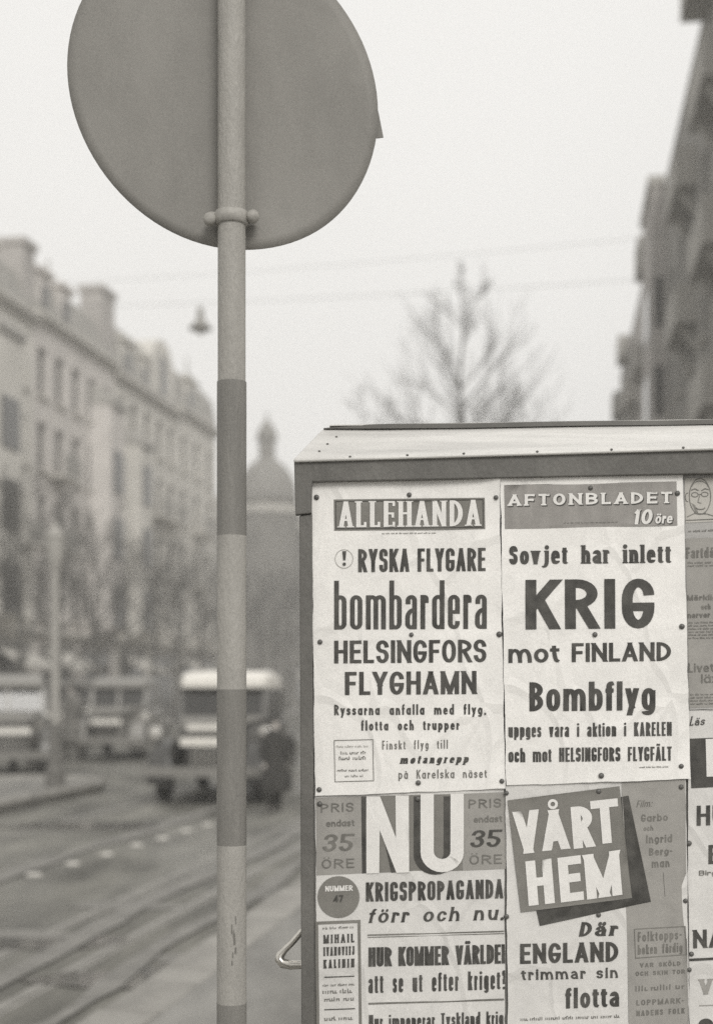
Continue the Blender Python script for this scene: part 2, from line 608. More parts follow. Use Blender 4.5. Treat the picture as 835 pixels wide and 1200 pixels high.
def dormer(t, x, z, w, h, d, m, shape='flat'):
    mb = MB()
    if shape == 'flat':
        mb.box(x - w / 2, x + w / 2, -.02, d, z, z + h)
        mb.box(x - w / 2 - .15, x + w / 2 + .15, -.2, d, z + h + .003, z + h + .2)
    else:
        n = 10
        front = [(x - w / 2, 0, z)] + [(x - w / 2 * math.cos(math.pi * i / n), 0, z + h * .45 + h * .55 * math.sin(math.pi * i / n)) for i in range(n + 1)] + [(x + w / 2, 0, z)]
        mb.loft([[(a, -.05, c) for a, b, c in front], [(a, d, c) for a, b, c in front]])
    o = mb.build('dormer', m, t)
    w2 = min(w * .5, 1.0)
    p = MB().box(x - w2 / 2, x + w2 / 2, -.10, -.055, z + .4, z + h * .72).build('pane', M['pane'], o)
    return o


def cornice(t, L, z, proj, h, m, x0=0.0):
    mb = MB()
    mb.box(x0 - .05, x0 + L + .05, -proj * .5, -.003, z, z + h * .5)
    mb.box(x0 - .08, x0 + L + .08, -proj, -.003, z + h * .5 + .003, z + h)
    return mb.build('cornice', m, t)


def chimney(t, x, y, z, w, h):
    mb = MB().box(x - w / 2, x + w / 2, y, y + .8, z, z + h).box(x - w / 2 - .08, x + w / 2 + .08, y - .08, y + .88, z + h + .003, z + h + .2)
    for i in range(2):
        mb.box(x - w / 4 + i * w / 2 - .12, x - w / 4 + i * w / 2 + .12, y + .25, y + .5, z + h + .203, z + h + .6)
    return mb.build('chimney', M['brick'], t)


ROT_L = math.pi / 2 - YL
ZR = [4.5, 7.6, 10.7, 13.8]


def left_house(a0, a1, H, label, wm, roof_h, extras, cols, rows=ZR, lat=-22.8):
    """a0..a1 are depths; the front's true length is longer by 1/cos(yaw)"""
    L = (a1 - a0) / math.cos(YL) - 0.03
    t = thing('apartment_house', label, 'building', st(lat, a0), ROT_L, 'tall houses along the far left side of the street')
    facade(t, L, H, cols, rows, 1.02, 2.0, wm)
    cornice(t, L, H - .4, .38, .4, M['trim'])
    cornice(t, L, 3.7, .25, .35, M['trim'])
    # shop front level: piers and dark openings are real boxes
    n = max(2, cols // 2)
    for i in range(n):
        c = L / n * (i + .5)
        o = MB().box(c - L / n * .33, c + L / n * .33, -.06, -.01, .5, 3.2).build('shop_window', M['pane'], t)
        for za_, zb_ in ((3.2, 3.5), (.2, .5)): MB().box(c - L / n * .37, c + L / n * .37, -.12, -.062, za_, zb_).build('frame_rail', M['wframe'], o)
        if i % 2 == 0:
            w3 = L / n * .34
            MB().add([(c - w3, -.13, 3.15), (c + w3, -.13, 3.15), (c + w3, -1.4, 2.5), (c - w3, -1.4, 2.5), (c - w3, -.13, 3.09), (c + w3, -.13, 3.09), (c + w3, -1.4, 2.3), (c - w3, -1.4, 2.3)],
                     [(0, 1, 2, 3), (7, 6, 5, 4), (3, 2, 6, 7), (0, 3, 7, 4), (1, 5, 6, 2)]).build('awning', M['trim'], t)
    mansard(t, L, H + .003, roof_h, .45, 10, M['slate'], lip=.12)
    for e in extras:
        if e[0] == 'dormer': dormer(t, e[1] * L, H + .01, e[2], e[3], 2.5, wm, e[4])
        if e[0] == 'firewall':
            x = e[1] * L
            MB().box(x - e[2] / 2, x + e[2] / 2, .02, e[3], H + .02, e[4]).box(x - e[2] / 2 - .1, x + e[2] / 2 + .1, -.1, e[3] + .1, e[4] + .003, e[4] + .25).build('gable_block', M['wall_e'], t)
        if e[0] == 'balcony':
            x = e[1] * L
            o = MB().box(x - .9, x + .9, -.8, -.003, e[2], e[2] + .15).build('balcony', M['trim'], t)
            MB().box(x - .9, x + .9, -.8, -.74, e[2] + .153, e[2] + 1.0).build('railing', M['slate'], o)
        if e[0] == 'chimney': chimney(t, e[1] * L, e[2], H + roof_h - .5, e[3], e[4])
        if e[0] == 'spike':
            MB().tube([(e[1] * L, 1, H + roof_h - .4), (e[1] * L, 1, H + roof_h + e[2])], [.12, .03], 6).build('finial', M['slate'], t)
        if e[0] == 'bay':      # oriel running up the front
            w_ = e[2]; x = e[1] * L
            z1 = e[3]
            ring = lambda z, k: [(x - w_ / 2, -.004, z), (x - w_ / 2 + .35, -k, z), (x + w_ / 2 - .35, -k, z), (x + w_ / 2, -.004, z)]
            b = MB().loft([ring(3.9, .2), ring(4.4, .9), ring(z1, .9)]).build('bay', wm, t)
            for z in rows:
                if z < z1 - 1.5:
                    MB().box(x - w_ / 4, x + w_ / 4, -.97, -.904, z, z + 1.9).build('window', M['pane'], b)
            MB().loft([ring(z1 + .003, 1.05), ring(z1 + .25, 1.05), ring(z1 + .9, .3)]).build('bay_roof', M['slate'], t)
    return t


left_house(36, 57.8, 16.9, 'tall pale house with a broad square roof block, at the left edge of the photo', M['wall_a'], 1.9,
           [('bay', .80, 3.2, 15.0), ('firewall', .985, 1.2, 5.0, 19.6), ('dormer', .80, 1.5, 1.6, 'flat'), ('dormer', .68, 1.5, 1.6, 'flat'), ('balcony', .70, 7.3), ('balcony', .70, 10.5), ('balcony', .93, 7.3)], 10)
left_house(57.8, 67.6, 17.2, 'pinkish grey house with turret and thin finial, between the tallest and the round-gabled house', M['wall_b'], 2.0,
           [('dormer', .12, 1.3, 1.7, 'flat'), ('dormer', .36, 1.3, 1.7, 'flat'), ('spike', .42, 1.4), ('bay', .80, 2.6, 14.6), ('firewall', .93, 1.8, 1.1, 20.3), ('balcony', .25, 10.5), ('balcony', .25, 7.3)], 5)
left_house(67.6, 78.0, 16.9, 'pale house with one rounded gable rising from its roof', M['wall_c'], 2.7,
           [('dormer', .18, 1.8, 1.7, 'flat'), ('dormer', .45, 1.2, 1.6, 'flat'), ('dormer', .74, 4.0, 3.3, 'round'), ('bay', .22, 2.4, 13.5), ('balcony', .6, 10.5), ('balcony', .85, 10.5), ('chimney', .06, .8, 1.0, 1.2)], 5)
left_house(78.0, 86.0, 17.3, 'light house at the far end of the row, just left of the striped pole', M['wall_c'], 2.4,
           [('dormer', .3, 1.6, 1.8, 'flat'), ('balcony', .5, 7.3), ('balcony', .5, 10.5), ('spike', .66, 1.6), ('chimney', .8, .8, 1.0, .6)], 3)
# the next block with a cupola on its corner
H2 = 14.2
tc2 = left_house(103, 140, H2, 'distant corner house crowned by a domed cupola with a lantern, right of the striped pole', M['wall_f'], 1.6, [('chimney', .6, 1, 1.2, .6)], 14, rows=ZR[:3])
mb = MB().lathe([(2.35, 0), (2.35, H2 + .2)], 16, Matrix.Translation((1.0, 1.0, 0)))
mb.build('corner_tower', M['wall_f'], tc2)
MB().lathe([(2.5, H2 + .2), (2.6, H2 + .8)], 16, Matrix.Translation((1.0, 1.0, 0))).build('cornice', M['trim'], tc2)
dm = MB().lathe([(2.3, H2 + .8), (2.28, H2 + 1.6), (2.08, H2 + 2.6), (1.65, H2 + 3.5), (1.0, H2 + 4.15), (.75, H2 + 4.3)], 20, Matrix.Translation((1.0, 1.0, 0))).build('cupola', M['dome'], tc2, smooth=True)
ln = MB().lathe([(.62, H2 + 4.3), (.62, H2 + 5.7), (.80, H2 + 5.75), (.76, H2 + 6.2), (.5, H2 + 6.8), (.15, H2 + 7.2), (.03, H2 + 7.9)], 12, Matrix.Translation((1.0, 1.0, 0))).build('lantern', M['dome'], dm, smooth=False)
left_house(140, 185, 15.5, 'long hazy house farther down the street beyond the cupola', M['wall_c'], 2.2, [('chimney', .4, 1, 1.2, .6)], 16)

# right row: seen along its front
ROT_R = -math.pi / 2 - YR


def right_house(a0, a1, H, lat, label, wm, extras, cols, roof_h=1.6):
    L = (a1 - a0) / math.cos(YR) - 0.03
    t = thing('apartment_house', label, 'building', st(lat, a1, 0, YR), ROT_R, 'dark houses on the right side of the street')
    facade(t, L, H, cols, [z for z in (4.6, 7.9, 11.2, 14.4) if z < H - 2.3], 1.2, 2.0, wm)
    mansard(t, L, H + .003, roof_h, 3.0, 10, M['slate'], lip=.05)
    for e in extras:
        # e = (kind, x from the far end in metres, width, z0, z1, projection)
        if e[0] == 'bay':
            _, x, w_, z0, z1, pr = e
            b = MB().box(x, x + w_, -pr, -.003, z0, z1).build('bay', wm, t)
            z = z0 + .9
            while z + 1.9 < z1:
                MB().box(x + w_ * .25, x + w_ * .75, -pr - .05, -pr - .004, z, z + 1.8).build('window', M['pane'], b)
                MB().box(x + w_ + .004, x + w_ + .05, -pr * .8, -pr * .2, z, z + 1.8).build('window', M['pane'], b)
                z += 3.25
            MB().box(x - .08, x + w_ + .08, -pr - .12, -.004, z1 + .003, z1 + .35).build('bay_cornice', M['trim_d'], t)
        if e[0] == 'balcony':
            _, x, w_, z0, z1, pr = e
            b = MB().box(x, x + w_, -pr, -.003, z0, z0 + .25).build('balcony', M['trim_d'], t)
            MB().box(x, x + w_, -pr, -pr + .1, z0 + .253, z1).box(x, x + .1, -pr + .103, -.004, z0 + .253, z1).box(x + w_ - .1, x + w_, -pr + .103, -.004, z0 + .253, z1).build('parapet', M['trim_d'], b)
            for q in (x + .5, x + w_ - .8):
                MB().add([(q, -.01, z0 - .7), (q + .3, -.01, z0 - .7), (q + .3, -pr * .8, z0 - .003), (q, -pr * .8, z0 - .003), (q, -.01, z0 - .003), (q + .3, -.01, z0 - .003)],
                         [(0, 1, 2, 3), (3, 2, 5, 4), (0, 3, 4), (1, 5, 2)]).build('bracket', M['trim_d'], b)
        if e[0] == 'cornice':
            _, x, w_, z0, z1, pr = e
            MB().box(x, x + w_, -pr, -.003, z0, z1).build('cornice', M['trim_d'], t)
    return t


def rx(a1, d):
    return (a1 - d) / math.cos(YR)


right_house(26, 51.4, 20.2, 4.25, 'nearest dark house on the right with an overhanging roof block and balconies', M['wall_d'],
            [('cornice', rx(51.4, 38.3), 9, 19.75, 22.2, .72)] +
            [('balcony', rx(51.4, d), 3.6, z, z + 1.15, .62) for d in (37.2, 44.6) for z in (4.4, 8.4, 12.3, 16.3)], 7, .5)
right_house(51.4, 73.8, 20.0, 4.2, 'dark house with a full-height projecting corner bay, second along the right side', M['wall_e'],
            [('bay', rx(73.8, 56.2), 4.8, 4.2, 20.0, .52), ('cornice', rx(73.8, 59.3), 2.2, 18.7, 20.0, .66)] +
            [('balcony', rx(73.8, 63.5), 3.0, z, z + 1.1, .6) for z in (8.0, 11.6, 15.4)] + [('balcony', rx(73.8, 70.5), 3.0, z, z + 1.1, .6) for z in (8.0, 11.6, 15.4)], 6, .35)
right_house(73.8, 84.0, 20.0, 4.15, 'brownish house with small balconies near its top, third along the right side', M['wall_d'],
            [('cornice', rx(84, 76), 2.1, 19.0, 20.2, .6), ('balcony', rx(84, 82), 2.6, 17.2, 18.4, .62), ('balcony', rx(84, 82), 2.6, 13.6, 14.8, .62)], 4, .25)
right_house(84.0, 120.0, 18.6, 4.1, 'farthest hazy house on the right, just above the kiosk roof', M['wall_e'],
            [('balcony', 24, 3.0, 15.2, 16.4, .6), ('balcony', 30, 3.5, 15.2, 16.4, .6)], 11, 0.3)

# ------------------------------------------------------------------ trees


def tree(loc, h, r0, seed, label, group, spread=0.55, up=0.75, levels=4, start=0.3, nb=9, cat='tree', wig=.08):
    rn = random.Random(seed)
    t = thing('bare_tree', label, cat, loc, rn.uniform(0, 6), group)
    tk = MB(); cr = MB()
    n = 8
    pts = []; rad = []
    for i in range(n + 1):
        f = i / n
        pts.append(Vector((rn.uniform(-.01, .01) * h * f, rn.uniform(-.01, .01) * h * f, h * f)))
        rad.append(max(r0 * (1 - f) ** 0.9, r0 * .05))
    rad[0] = r0 * 1.35
    tk.tube(pts, rad, 8)

    def branch(p, d, ln, r, lev):
        k = 4
        q = [p.copy()]; rr = [r]
        dd = d.copy()
        for i in range(k):
            dd = (dd + Vector((rn.gauss(0, wig), rn.gauss(0, wig), rn.gauss(0.07, .06)))).normalized()
            q.append(q[-1] + dd * ln / k)
            rr.append(max(r * (1 - (i + 1) / k * .7), .006 if h > 12 else .005))
        cr.tube(q, rr, 5 if lev < 2 else 3, caps=False)
        if lev < levels:
            for j in range((4 if lev < 3 else 3) if levels > 3 else (7 if lev == 1 else 5)):
                s_ = rn.uniform(.3, 1)
                i = min(int(s_ * k), k - 1)
                b = q[i].lerp(q[i + 1], s_ * k - i) if s_ < 1 else q[-1]
                ax = Vector((rn.gauss(0, 1), rn.gauss(0, 1), rn.gauss(0, 1))).normalized()
                nd = (Matrix.Rotation(rn.uniform(.3, .65), 3, ax.cross(dd).normalized()) @ dd)
                nd.z += .12
                branch(b, nd.normalized(), ln * rn.uniform(.45, .7), max(rr[i] * .6, .006), lev + 1)
    for i in range(nb):
        f = start + (0.95 - start) * i / nb + rn.uniform(0, .04)
        a = i * 2.4 + rn.uniform(-.3, .3)
        p = Vector((0, 0, h * f))
        d = Vector((math.cos(a), math.sin(a), up + .4 * f)).normalized()
        branch(p, d, h * spread * (1.05 - f) * rn.uniform(.75, 1.05), r0 * (1 - f) * .42 + .012, 1)
    tk.build('trunk', M['bark'], t, smooth=True)
    cr.build('crown', M['bark'], t)
    return t


def at(px, dep):
    return ((px - 417.5) / F * dep, dep, 0)


G1 = 'bare trees rising behind the kiosk roof'
tree(at(541, 50), 16.6, .20, 11, 'tallest bare tree rising above the kiosk roof behind both placards', G1, spread=.46, up=.62, start=.42, nb=20, levels=3, wig=.07)
tree(at(443, 62), 14.6, .13, 23, 'faint smaller bare tree left of the tallest one, above the kiosk roof', G1, spread=.5, up=.9, start=.4, nb=9)
tree(at(590, 58), 14.3, .13, 31, 'bare tree right of the tallest one, above the kiosk roof', G1, spread=.5, up=.9, start=.4, nb=9)
tree(at(505, 68), 14.6, .12, 37, 'thin bare tree far behind and just left of the tallest one', G1, spread=.5, up=.7, start=.4, nb=8)
G2 = 'small bare trees along the far left pavement'
spots = [(-30, 33, 8.0, 'cut by the left edge of the photo'), (25, 38, 8.6, 'second from the left edge'), (70, 42, 8.0, 'behind the lamp post'),
         (112, 47, 8.7, 'right of the lamp post'), (148, 52, 8.4, 'in the middle between lamp post and pole'), (180, 57, 9.0, 'left of the car roof'),
         (208, 63, 9.2, 'behind the left edge of the pale car roof'), (236, 70, 9.4, 'just left of the striped pole'), (305, 86, 10.5, 'just right of the striped pole'), (322, 90, 11, 'just below the domed cupola'), (336, 95, 11.5, 'touching the left edge of the kiosk')]
for i, (px, dep, h, w_) in enumerate(spots):
    tree(at(px, dep), h * .84, .13, 50 + i, 'small bare street tree ' + w_, G2, spread=.6, up=.6, start=.28, nb=11, levels=4)

# ------------------------------------------------------------------ people


def person(loc, rotz, h, label, coat, legs=None, step=.18, hat=True, coat_len=.42, arms=.08):
    t = thing('person', label, 'person', loc, rotz)
    k = h / 1.75
    P = {'pel': (0, 0, .95), 'sp': (0, .0, 1.15), 'ch': (0, .01, 1.36), 'nk': (0, 0, 1.50), 'hd': (0, -.015, 1.60), 'tp': (0, -.01, 1.68),
         'hl': (-.10, 0, .90), 'kl': (-.10, -step * .6, .50), 'al': (-.10, -step * .3, .09), 'tl': (-.11, -step * .3 - .14, .03),
         'hr': (.10, 0, .90), 'kr': (.10, step * .2, .50), 'ar': (.10, step, .10), 'tr': (.11, step - .13, .03),
         'sl': (-.19, .01, 1.42), 'el': (-.24, .03, 1.14), 'wl': (-.23, -arms, .90), 'fl': (-.225, -arms - .03, .80),
         'sr': (.19, .01, 1.42), 'er': (.24, .03, 1.14), 'wr': (.23, arms * .3, .89), 'fr': (.225, arms * .3 - .02, .79)}
    RAD = {'pel': .135, 'sp': .125, 'ch': .15, 'nk': .055, 'hd': .088, 'tp': .075, 'hl': .095, 'kl': .062, 'al': .045, 'tl': .035, 'hr': .095, 'kr': .062, 'ar': .045, 'tr': .035,
           'sl': .068, 'el': .045, 'wl': .032, 'fl': .028, 'sr': .068, 'er': .045, 'wr': .032, 'fr': .028}
    E = [('pel', 'sp'), ('sp', 'ch'), ('ch', 'nk'), ('nk', 'hd'), ('hd', 'tp'), ('pel', 'hl'), ('hl', 'kl'), ('kl', 'al'), ('al', 'tl'), ('pel', 'hr'), ('hr', 'kr'), ('kr', 'ar'), ('ar', 'tr'),
         ('ch', 'sl'), ('sl', 'el'), ('el', 'wl'), ('wl', 'fl'), ('ch', 'sr'), ('sr', 'er'), ('er', 'wr'), ('wr', 'fr')]
    nm = list(P)
    me = bpy.data.meshes.new('body')
    me.from_pydata([tuple(c * k for c in P[n_]) for n_ in nm], [(nm.index(a), nm.index(b)) for a, b in E], [])
    me.materials.append(M['skin'])
    o = link(bpy.data.objects.new('body', me), t)
    sk = o.modifiers.new('skin', 'SKIN')
    for i, n_ in enumerate(nm):
        r = RAD[n_] * k
        me.skin_vertices[0].data[i].radius = (r, r)
    me.skin_vertices[0].data[0].use_root = True
    ss = o.modifiers.new('sub', 'SUBSURF'); ss.levels = 1; ss.render_levels = 1
    # coat: tapered shell over the torso and skirt, sleeves joined in
    c = MB()
    prof = [(.10, 1.52, 0), (.20, 1.47, 0), (.225, 1.36, 0), (.20, 1.15, 0), (.215, .95, 0), (.245, .75, 0), (.27, coat_len + .05, 0), (.268, coat_len, 0)]
    rings = []
    for r, z, _ in prof:
        rings.append([(k * r * math.cos(2 * math.pi * j / 16), k * (r * .72 * math.sin(2 * math.pi * j / 16) + .005), k * z) for j in range(16)])
    c.loft(rings)
    for s_, q in ((-1, ('sl', 'el', 'wl')), (1, ('sr', 'er', 'wr'))):
        c.tube([Vector(P[n_]) * k for n_ in q], [.085 * k, .065 * k, .052 * k], 10)
    c.build('coat', coat, t, smooth=True)
    for q, w_ in ((('kl', 'al'), -1), (('kr', 'ar'), 1)):
        a, b = Vector(P[q[0]]) * k, Vector(P[q[1]]) * k
        MB().tube([a + (a - b) * .2, a, b], [.09 * k, .082 * k, .065 * k], 10).build('trouser_leg', legs or M['coat_m'], t, smooth=True)
        tt = Vector(P['tl' if w_ < 0 else 'tr']) * k
        MB().tube([b + Vector((0, .05 * k, -.035 * k)), b + Vector((0, -.04 * k, -.045 * k)), tt], [.05 * k, .055 * k, .04 * k], 8).build('shoe', M['shoe'], t, smooth=True)
    MB().lathe([(.03 * k, 1.50 * k), (.088 * k, 1.58 * k), (.097 * k, 1.65 * k), (.085 * k, 1.72 * k), (.03 * k, 1.755 * k)], 12, Matrix.Translation((0, .025 * k, 0))).build('hair', M['hair'], t, smooth=True)
    MB().add([(0, -.135 * k, 1.60 * k), (-.014 * k, -.09 * k, 1.595 * k), (.014 * k, -.09 * k, 1.595 * k), (0, -.09 * k, 1.635 * k)], [(0, 1, 2), (0, 3, 1), (0, 2, 3), (1, 3, 2)]).build('nose', M['skin'], t)
    if hat:
        MB().lathe([(.155 * k, 1.665 * k), (.155 * k, 1.675 * k), (.105 * k, 1.69 * k), (.10 * k, 1.76 * k), (.07 * k, 1.79 * k), (.02 * k, 1.785 * k)], 14).build('hat', coat, t, smooth=True)
    return t


person((at(322, 18.2)[0], 18.2, 0), R(20), 1.24, 'bareheaded child in a dark coat standing at the right wheel of the car', M['coat_d'], legs=M['coat_d'], hat=False, coat_len=.36)
person((at(18, 27)[0], 27, 0), R(60), 1.72, 'walking person in a dark coat and hat at the left edge of the photo', M['coat_d'])
person((at(38, 29)[0], 29, 0), R(40), 1.66, 'person in a pale coat beside the one in dark, near the left edge', M['coat_l'])
person((at(84, 31)[0], 31, 0), R(-50), 1.74, 'person in a grey coat just right of the lamp post', M['coat_m'])
person((at(163, 34)[0], 34, 0), R(-20), 1.7, 'person in a dark coat between the parked car and the oncoming one', M['coat_d'])

# ------------------------------------------------------------------ cars (front towards the camera: local -y is forward)


def car(loc, rotz, label, body_m, roof_m, fend_m, group=None):
    t = thing('car', label, 'car', loc, rotz, group)

    def ring(y, w, z0, z1, r=.12, n=5, wt=None):
        wt = w if wt is None else wt
        pts = [(-w, y, z0), (w, y, z0)]
        for i in range(n + 1):
            a = math.pi / 2 * i / n
            pts.append((wt - r + r * math.cos(a), y, z1 - r + r * math.sin(a)))
        for i in range(n + 1):
            a = math.pi / 2 * (1 + i / n)
            pts.append((-wt + r + r * math.cos(a), y, z1 - r + r * math.sin(a)))
        return pts
    # body: bonnet and tub in one lofted shell
    MB().loft([ring(-1.98, .27, .48, 1.02, .18, wt=.22), ring(-1.9, .31, .45, 1.08, .2, wt=.27), ring(-.95, .42, .42, 1.16, .22, wt=.40), ring(-.75, .66, .40, 1.17, .2, wt=.62),
               ring(0, .72, .38, 1.15, .12), ring(1.2, .72, .38, 1.15, .12), ring(1.9, .60, .42, 1.05, .3, wt=.5), ring(2.1, .5, .5, .85, .2, wt=.4)]).build('body', body_m, t, smooth=False)
    # cabin posts and glass, roof on top
    for x0, x1 in ((-.66, -.58), (.58, .66), (-.035, .035)):
        MB().add([(x0, -.74, 1.14), (x1, -.74, 1.14), (x1, -.68, 1.14), (x0, -.68, 1.14), (x0, -.56, 1.62), (x1, -.56, 1.62), (x1, -.48, 1.62), (x0, -.48, 1.62)],
                [(0, 3, 2, 1), (4, 5, 6, 7), (0, 1, 5, 4), (1, 2, 6, 5), (2, 3, 7, 6), (3, 0, 4, 7)]).build('pillar', body_m, t)
    for sx_ in (-1, 1):
        for y in (.15, .95):
            a, b = sorted((sx_ * .62, sx_ * .67))
            MB().box(a, b, y, y + .10, 1.14, 1.62).build('pillar', body_m, t)
    MB().add([(-.66, 1.15, 1.12), (.66, 1.15, 1.12), (.60, 1.35, 1.12), (-.60, 1.35, 1.12), (-.62, 1.15, 1.63), (.62, 1.15, 1.63), (.56, 1.2, 1.63), (-.56, 1.2, 1.63)],
            [(0, 3, 2, 1), (4, 5, 6, 7), (0, 1, 5, 4), (1, 2, 6, 5), (2, 3, 7, 6), (3, 0, 4, 7)]).build('rear_panel', body_m, t)
    for x0, x1 in ((-.58, -.035), (.035, .58)):
        me_obj('windscreen', [(x0, -.71, 1.15), (x1, -.71, 1.15), (x1, -.52, 1.62), (x0, -.52, 1.62)], [(0, 1, 2, 3)], M['pane'], t)
    for sx_ in (-1, 1):
        me_obj('side_window', [(sx_ * .645, -.64, 1.15), (sx_ * .645, 1.2, 1.15), (sx_ * .64, 1.16, 1.62), (sx_ * .64, -.50, 1.62)], [(0, 1, 2, 3)], M['pane'], t)
    MB().loft([ring(-.66, .60, 1.62, 1.74, .08), ring(-.45, .66, 1.60, 1.84, .12), ring(.3, .67, 1.60, 1.87, .13), ring(1.1, .64, 1.60, 1.83, .13), ring(1.32, .55, 1.55, 1.72, .08)]).build('roof', roof_m, t)
    # radiator grille with bars
    g = MB().loft([ring(-2.06, .22, .50, 1.03, .14), ring(-1.985, .235, .49, 1.05, .15)]).build('grille', M['car_dark'], t)
    for i in range(6):
        x = -.16 + i * .064
        MB().box(x - .008, x + .008, -2.08, -2.063, .54, .98).build('bar', M['chrome'], g)
    MB().loft([ring(-2.07, .25, 1.03, 1.09, .03), ring(-1.97, .26, 1.055, 1.10, .022)]).build('radiator_shell', roof_m, t)
    # arched pale cowl over the bonnet's shoulders
    for sx_ in (-1, 1):
        f = MB(); rings = []
        for i in range(13):
            a = math.pi * (i / 12)
            y = -1.45 - .62 * math.cos(a); z = .40 + .44 * math.sin(a)
            if i < 2: z -= .06
            ww = .17
            cx = sx_ * .64
            rings.append([(cx - ww, y, z - .05), (cx + ww, y, z - .07), (cx + ww, y - .01, z), (cx + ww * .6, y, z + .05), (cx - ww * .6, y, z + .05), (cx - ww, y, z)])
        f.loft(rings)
        f.box(cx - .13, cx + .13, -.84, 1.0, .30, .345)
        f.build('fender', fend_m, t)
        f = MB(); rings = []
        for i in range(13):
            a = math.pi * (i / 12)
            y = 1.45 - .52 * math.cos(a); z = .40 + .46 * math.sin(a)
            rings.append([(cx - ww * .8, y, z - .05), (cx + ww * .8, y, z - .07), (cx + ww * .8, y, z), (cx + ww * .5, y, z + .05), (cx - ww * .5, y, z + .05), (cx - ww * .8, y, z)])
        f.loft(rings); f.build('fender', fend_m, t)
        for yy in (-1.45, 1.45):
            m_ = Matrix.Translation((sx_ * .68, yy, .36)) @ Matrix.Rotation(R(90), 4, 'Y')
            wv = MB().lathe([(.27, -.075), (.34, -.07), (.36, -.03), (.36, .03), (.34, .07), (.27, .075)], 20, m_).build('wheel', M['rubber'], t, smooth=True)
            MB().lathe([(.26, -.085 * 1), (.24, -.06), (.05, -.04)] if sx_ < 0 else [(.05, .04), (.24, .06), (.26, .085)], 16, m_).build('rim', M['car_grey'], wv)
        hl = MB().lathe([(.03, .14), (.08, .09), (.105, 0), (.105, -.03)], 16, Matrix.Translation((sx_ * .78, -1.62, .98)) @ Matrix.Rotation(R(-90), 4, 'X')).build('headlight', body_m, t, smooth=True)
        MB().lathe([(.100, .031), (.085, .042), (.03, .052)], 16, Matrix.Translation((sx_ * .78, -1.62, .98)) @ Matrix.Rotation(R(90), 4, 'X')).build('lens', M['glass_pale'], hl, smooth=True)
    b = MB().loft([[(x, -2.27 + .12 * (x / .9) ** 2 + dy, .47 + dz) for dy, dz in ((0, -.07), (.03, -.07), (.03, .07), (0, .07))] for x in [i / 6 * .88 for i in range(-6, 7)]])
    b.build('bumper', M['wframe'], t)
    MB().loft([ring(-1.93, .36, 1.06, 1.15, .05, wt=.32), ring(-1.0, .50, 1.14, 1.21, .05, wt=.46), ring(-.77, .62, 1.165, 1.205, .03, wt=.60)]).build('bonnet_top', M['car_light'], t)
    MB().box(-.40, -.35, -2.23, -1.9, .44, .49).box(.35, .40, -2.23, -1.9, .44, .49).build('bumper_bracket', M['car_dark'], t)
    MB().box(-.33, .33, -2.13, -2.105, .82, .93).build('number_plate', M['car_pale'], t)
    return t


cx = at(254, 19.3)
car((cx[0], 21.3, 0), -YL + R(5), 'oncoming car with a white roof, half hidden by the striped pole', M['car_mid'], M['car_pale'], M['car_dark'])
G3 = 'cars parked by the far left pavement'
pc = at(128, 31)
car((pc[0], 33, 0), -YL + R(8), 'pale parked car seen front on, left of the oncoming car', M['car_light'], M['car_light'], M['car_light'], G3)
pc = at(-8, 25)
car((pc[0], 26, 0), -YL + R(25), 'grey parked car cut by the left edge of the photo', M['car_light'], M['car_light'], M['car_mid'], G3)
pc = at(60, 38)
car((pc[0], 41, 0), -YL + R(8), 'dark parked car behind the lamp post', M['car_mid'], M['car_grey'], M['car_mid'], G3)

# ------------------------------------------------------------------ lamp post on the island, hanging lamp, wires
x, y = gnd(65, 933)
t = thing('lamp_post', 'slender pale lamp post standing on the kerbed traffic island', 'lamp post', (x, y, .13))
MB().lathe([(.15, 0), (.15, .25), (.11, .32), (.085, .9), (.075, .95)], 12).build('base', M['coat_m'], t)
MB().lathe([(.072, .95), (.066, 2.0), (.055, 3.2)], 12).build('post', M['clampm'], t)
MB().lathe([(.055, 3.2), (.07, 3.25), (.11, 3.4), (.13, 3.7), (.15, 3.73), (.07, 3.85), (.02, 3.95)], 12).build('lantern', M['clampm'], t)


def wire(name, p0, p1, sag, r, label, cat):
    p0, p1 = Vector(p0), Vector(p1)
    pts = []
    for i in range(25):
        f = i / 24
        p = p0.lerp(p1, f); p.z -= 4 * sag * f * (1 - f)
        pts.append(p)
    o = MB().tube(pts, r, 5).build(name, M['wire'])
    tag(o, label, cat, 'thin wires slung across the street')
    return pts


def px3(px, py, dep):
    return Vector(((px - 417.5) / F * dep, dep, EYE + (HOR - py) / F * dep))


# span wire carrying the hanging lamp: passes above the lamp, from the left row to the right row
pw = wire('overhead_wire', st(-22.8, 46, 14.0), px3(880, 318, 34), 0.22, .006, 'lower thin wire crossing the sky just above the tree tops', 'wire')
wire('overhead_wire', st(-22.8, 44, 14.0), px3(880, 266, 34), 0.22, .005, 'upper thin wire crossing the sky toward the right houses', 'wire')
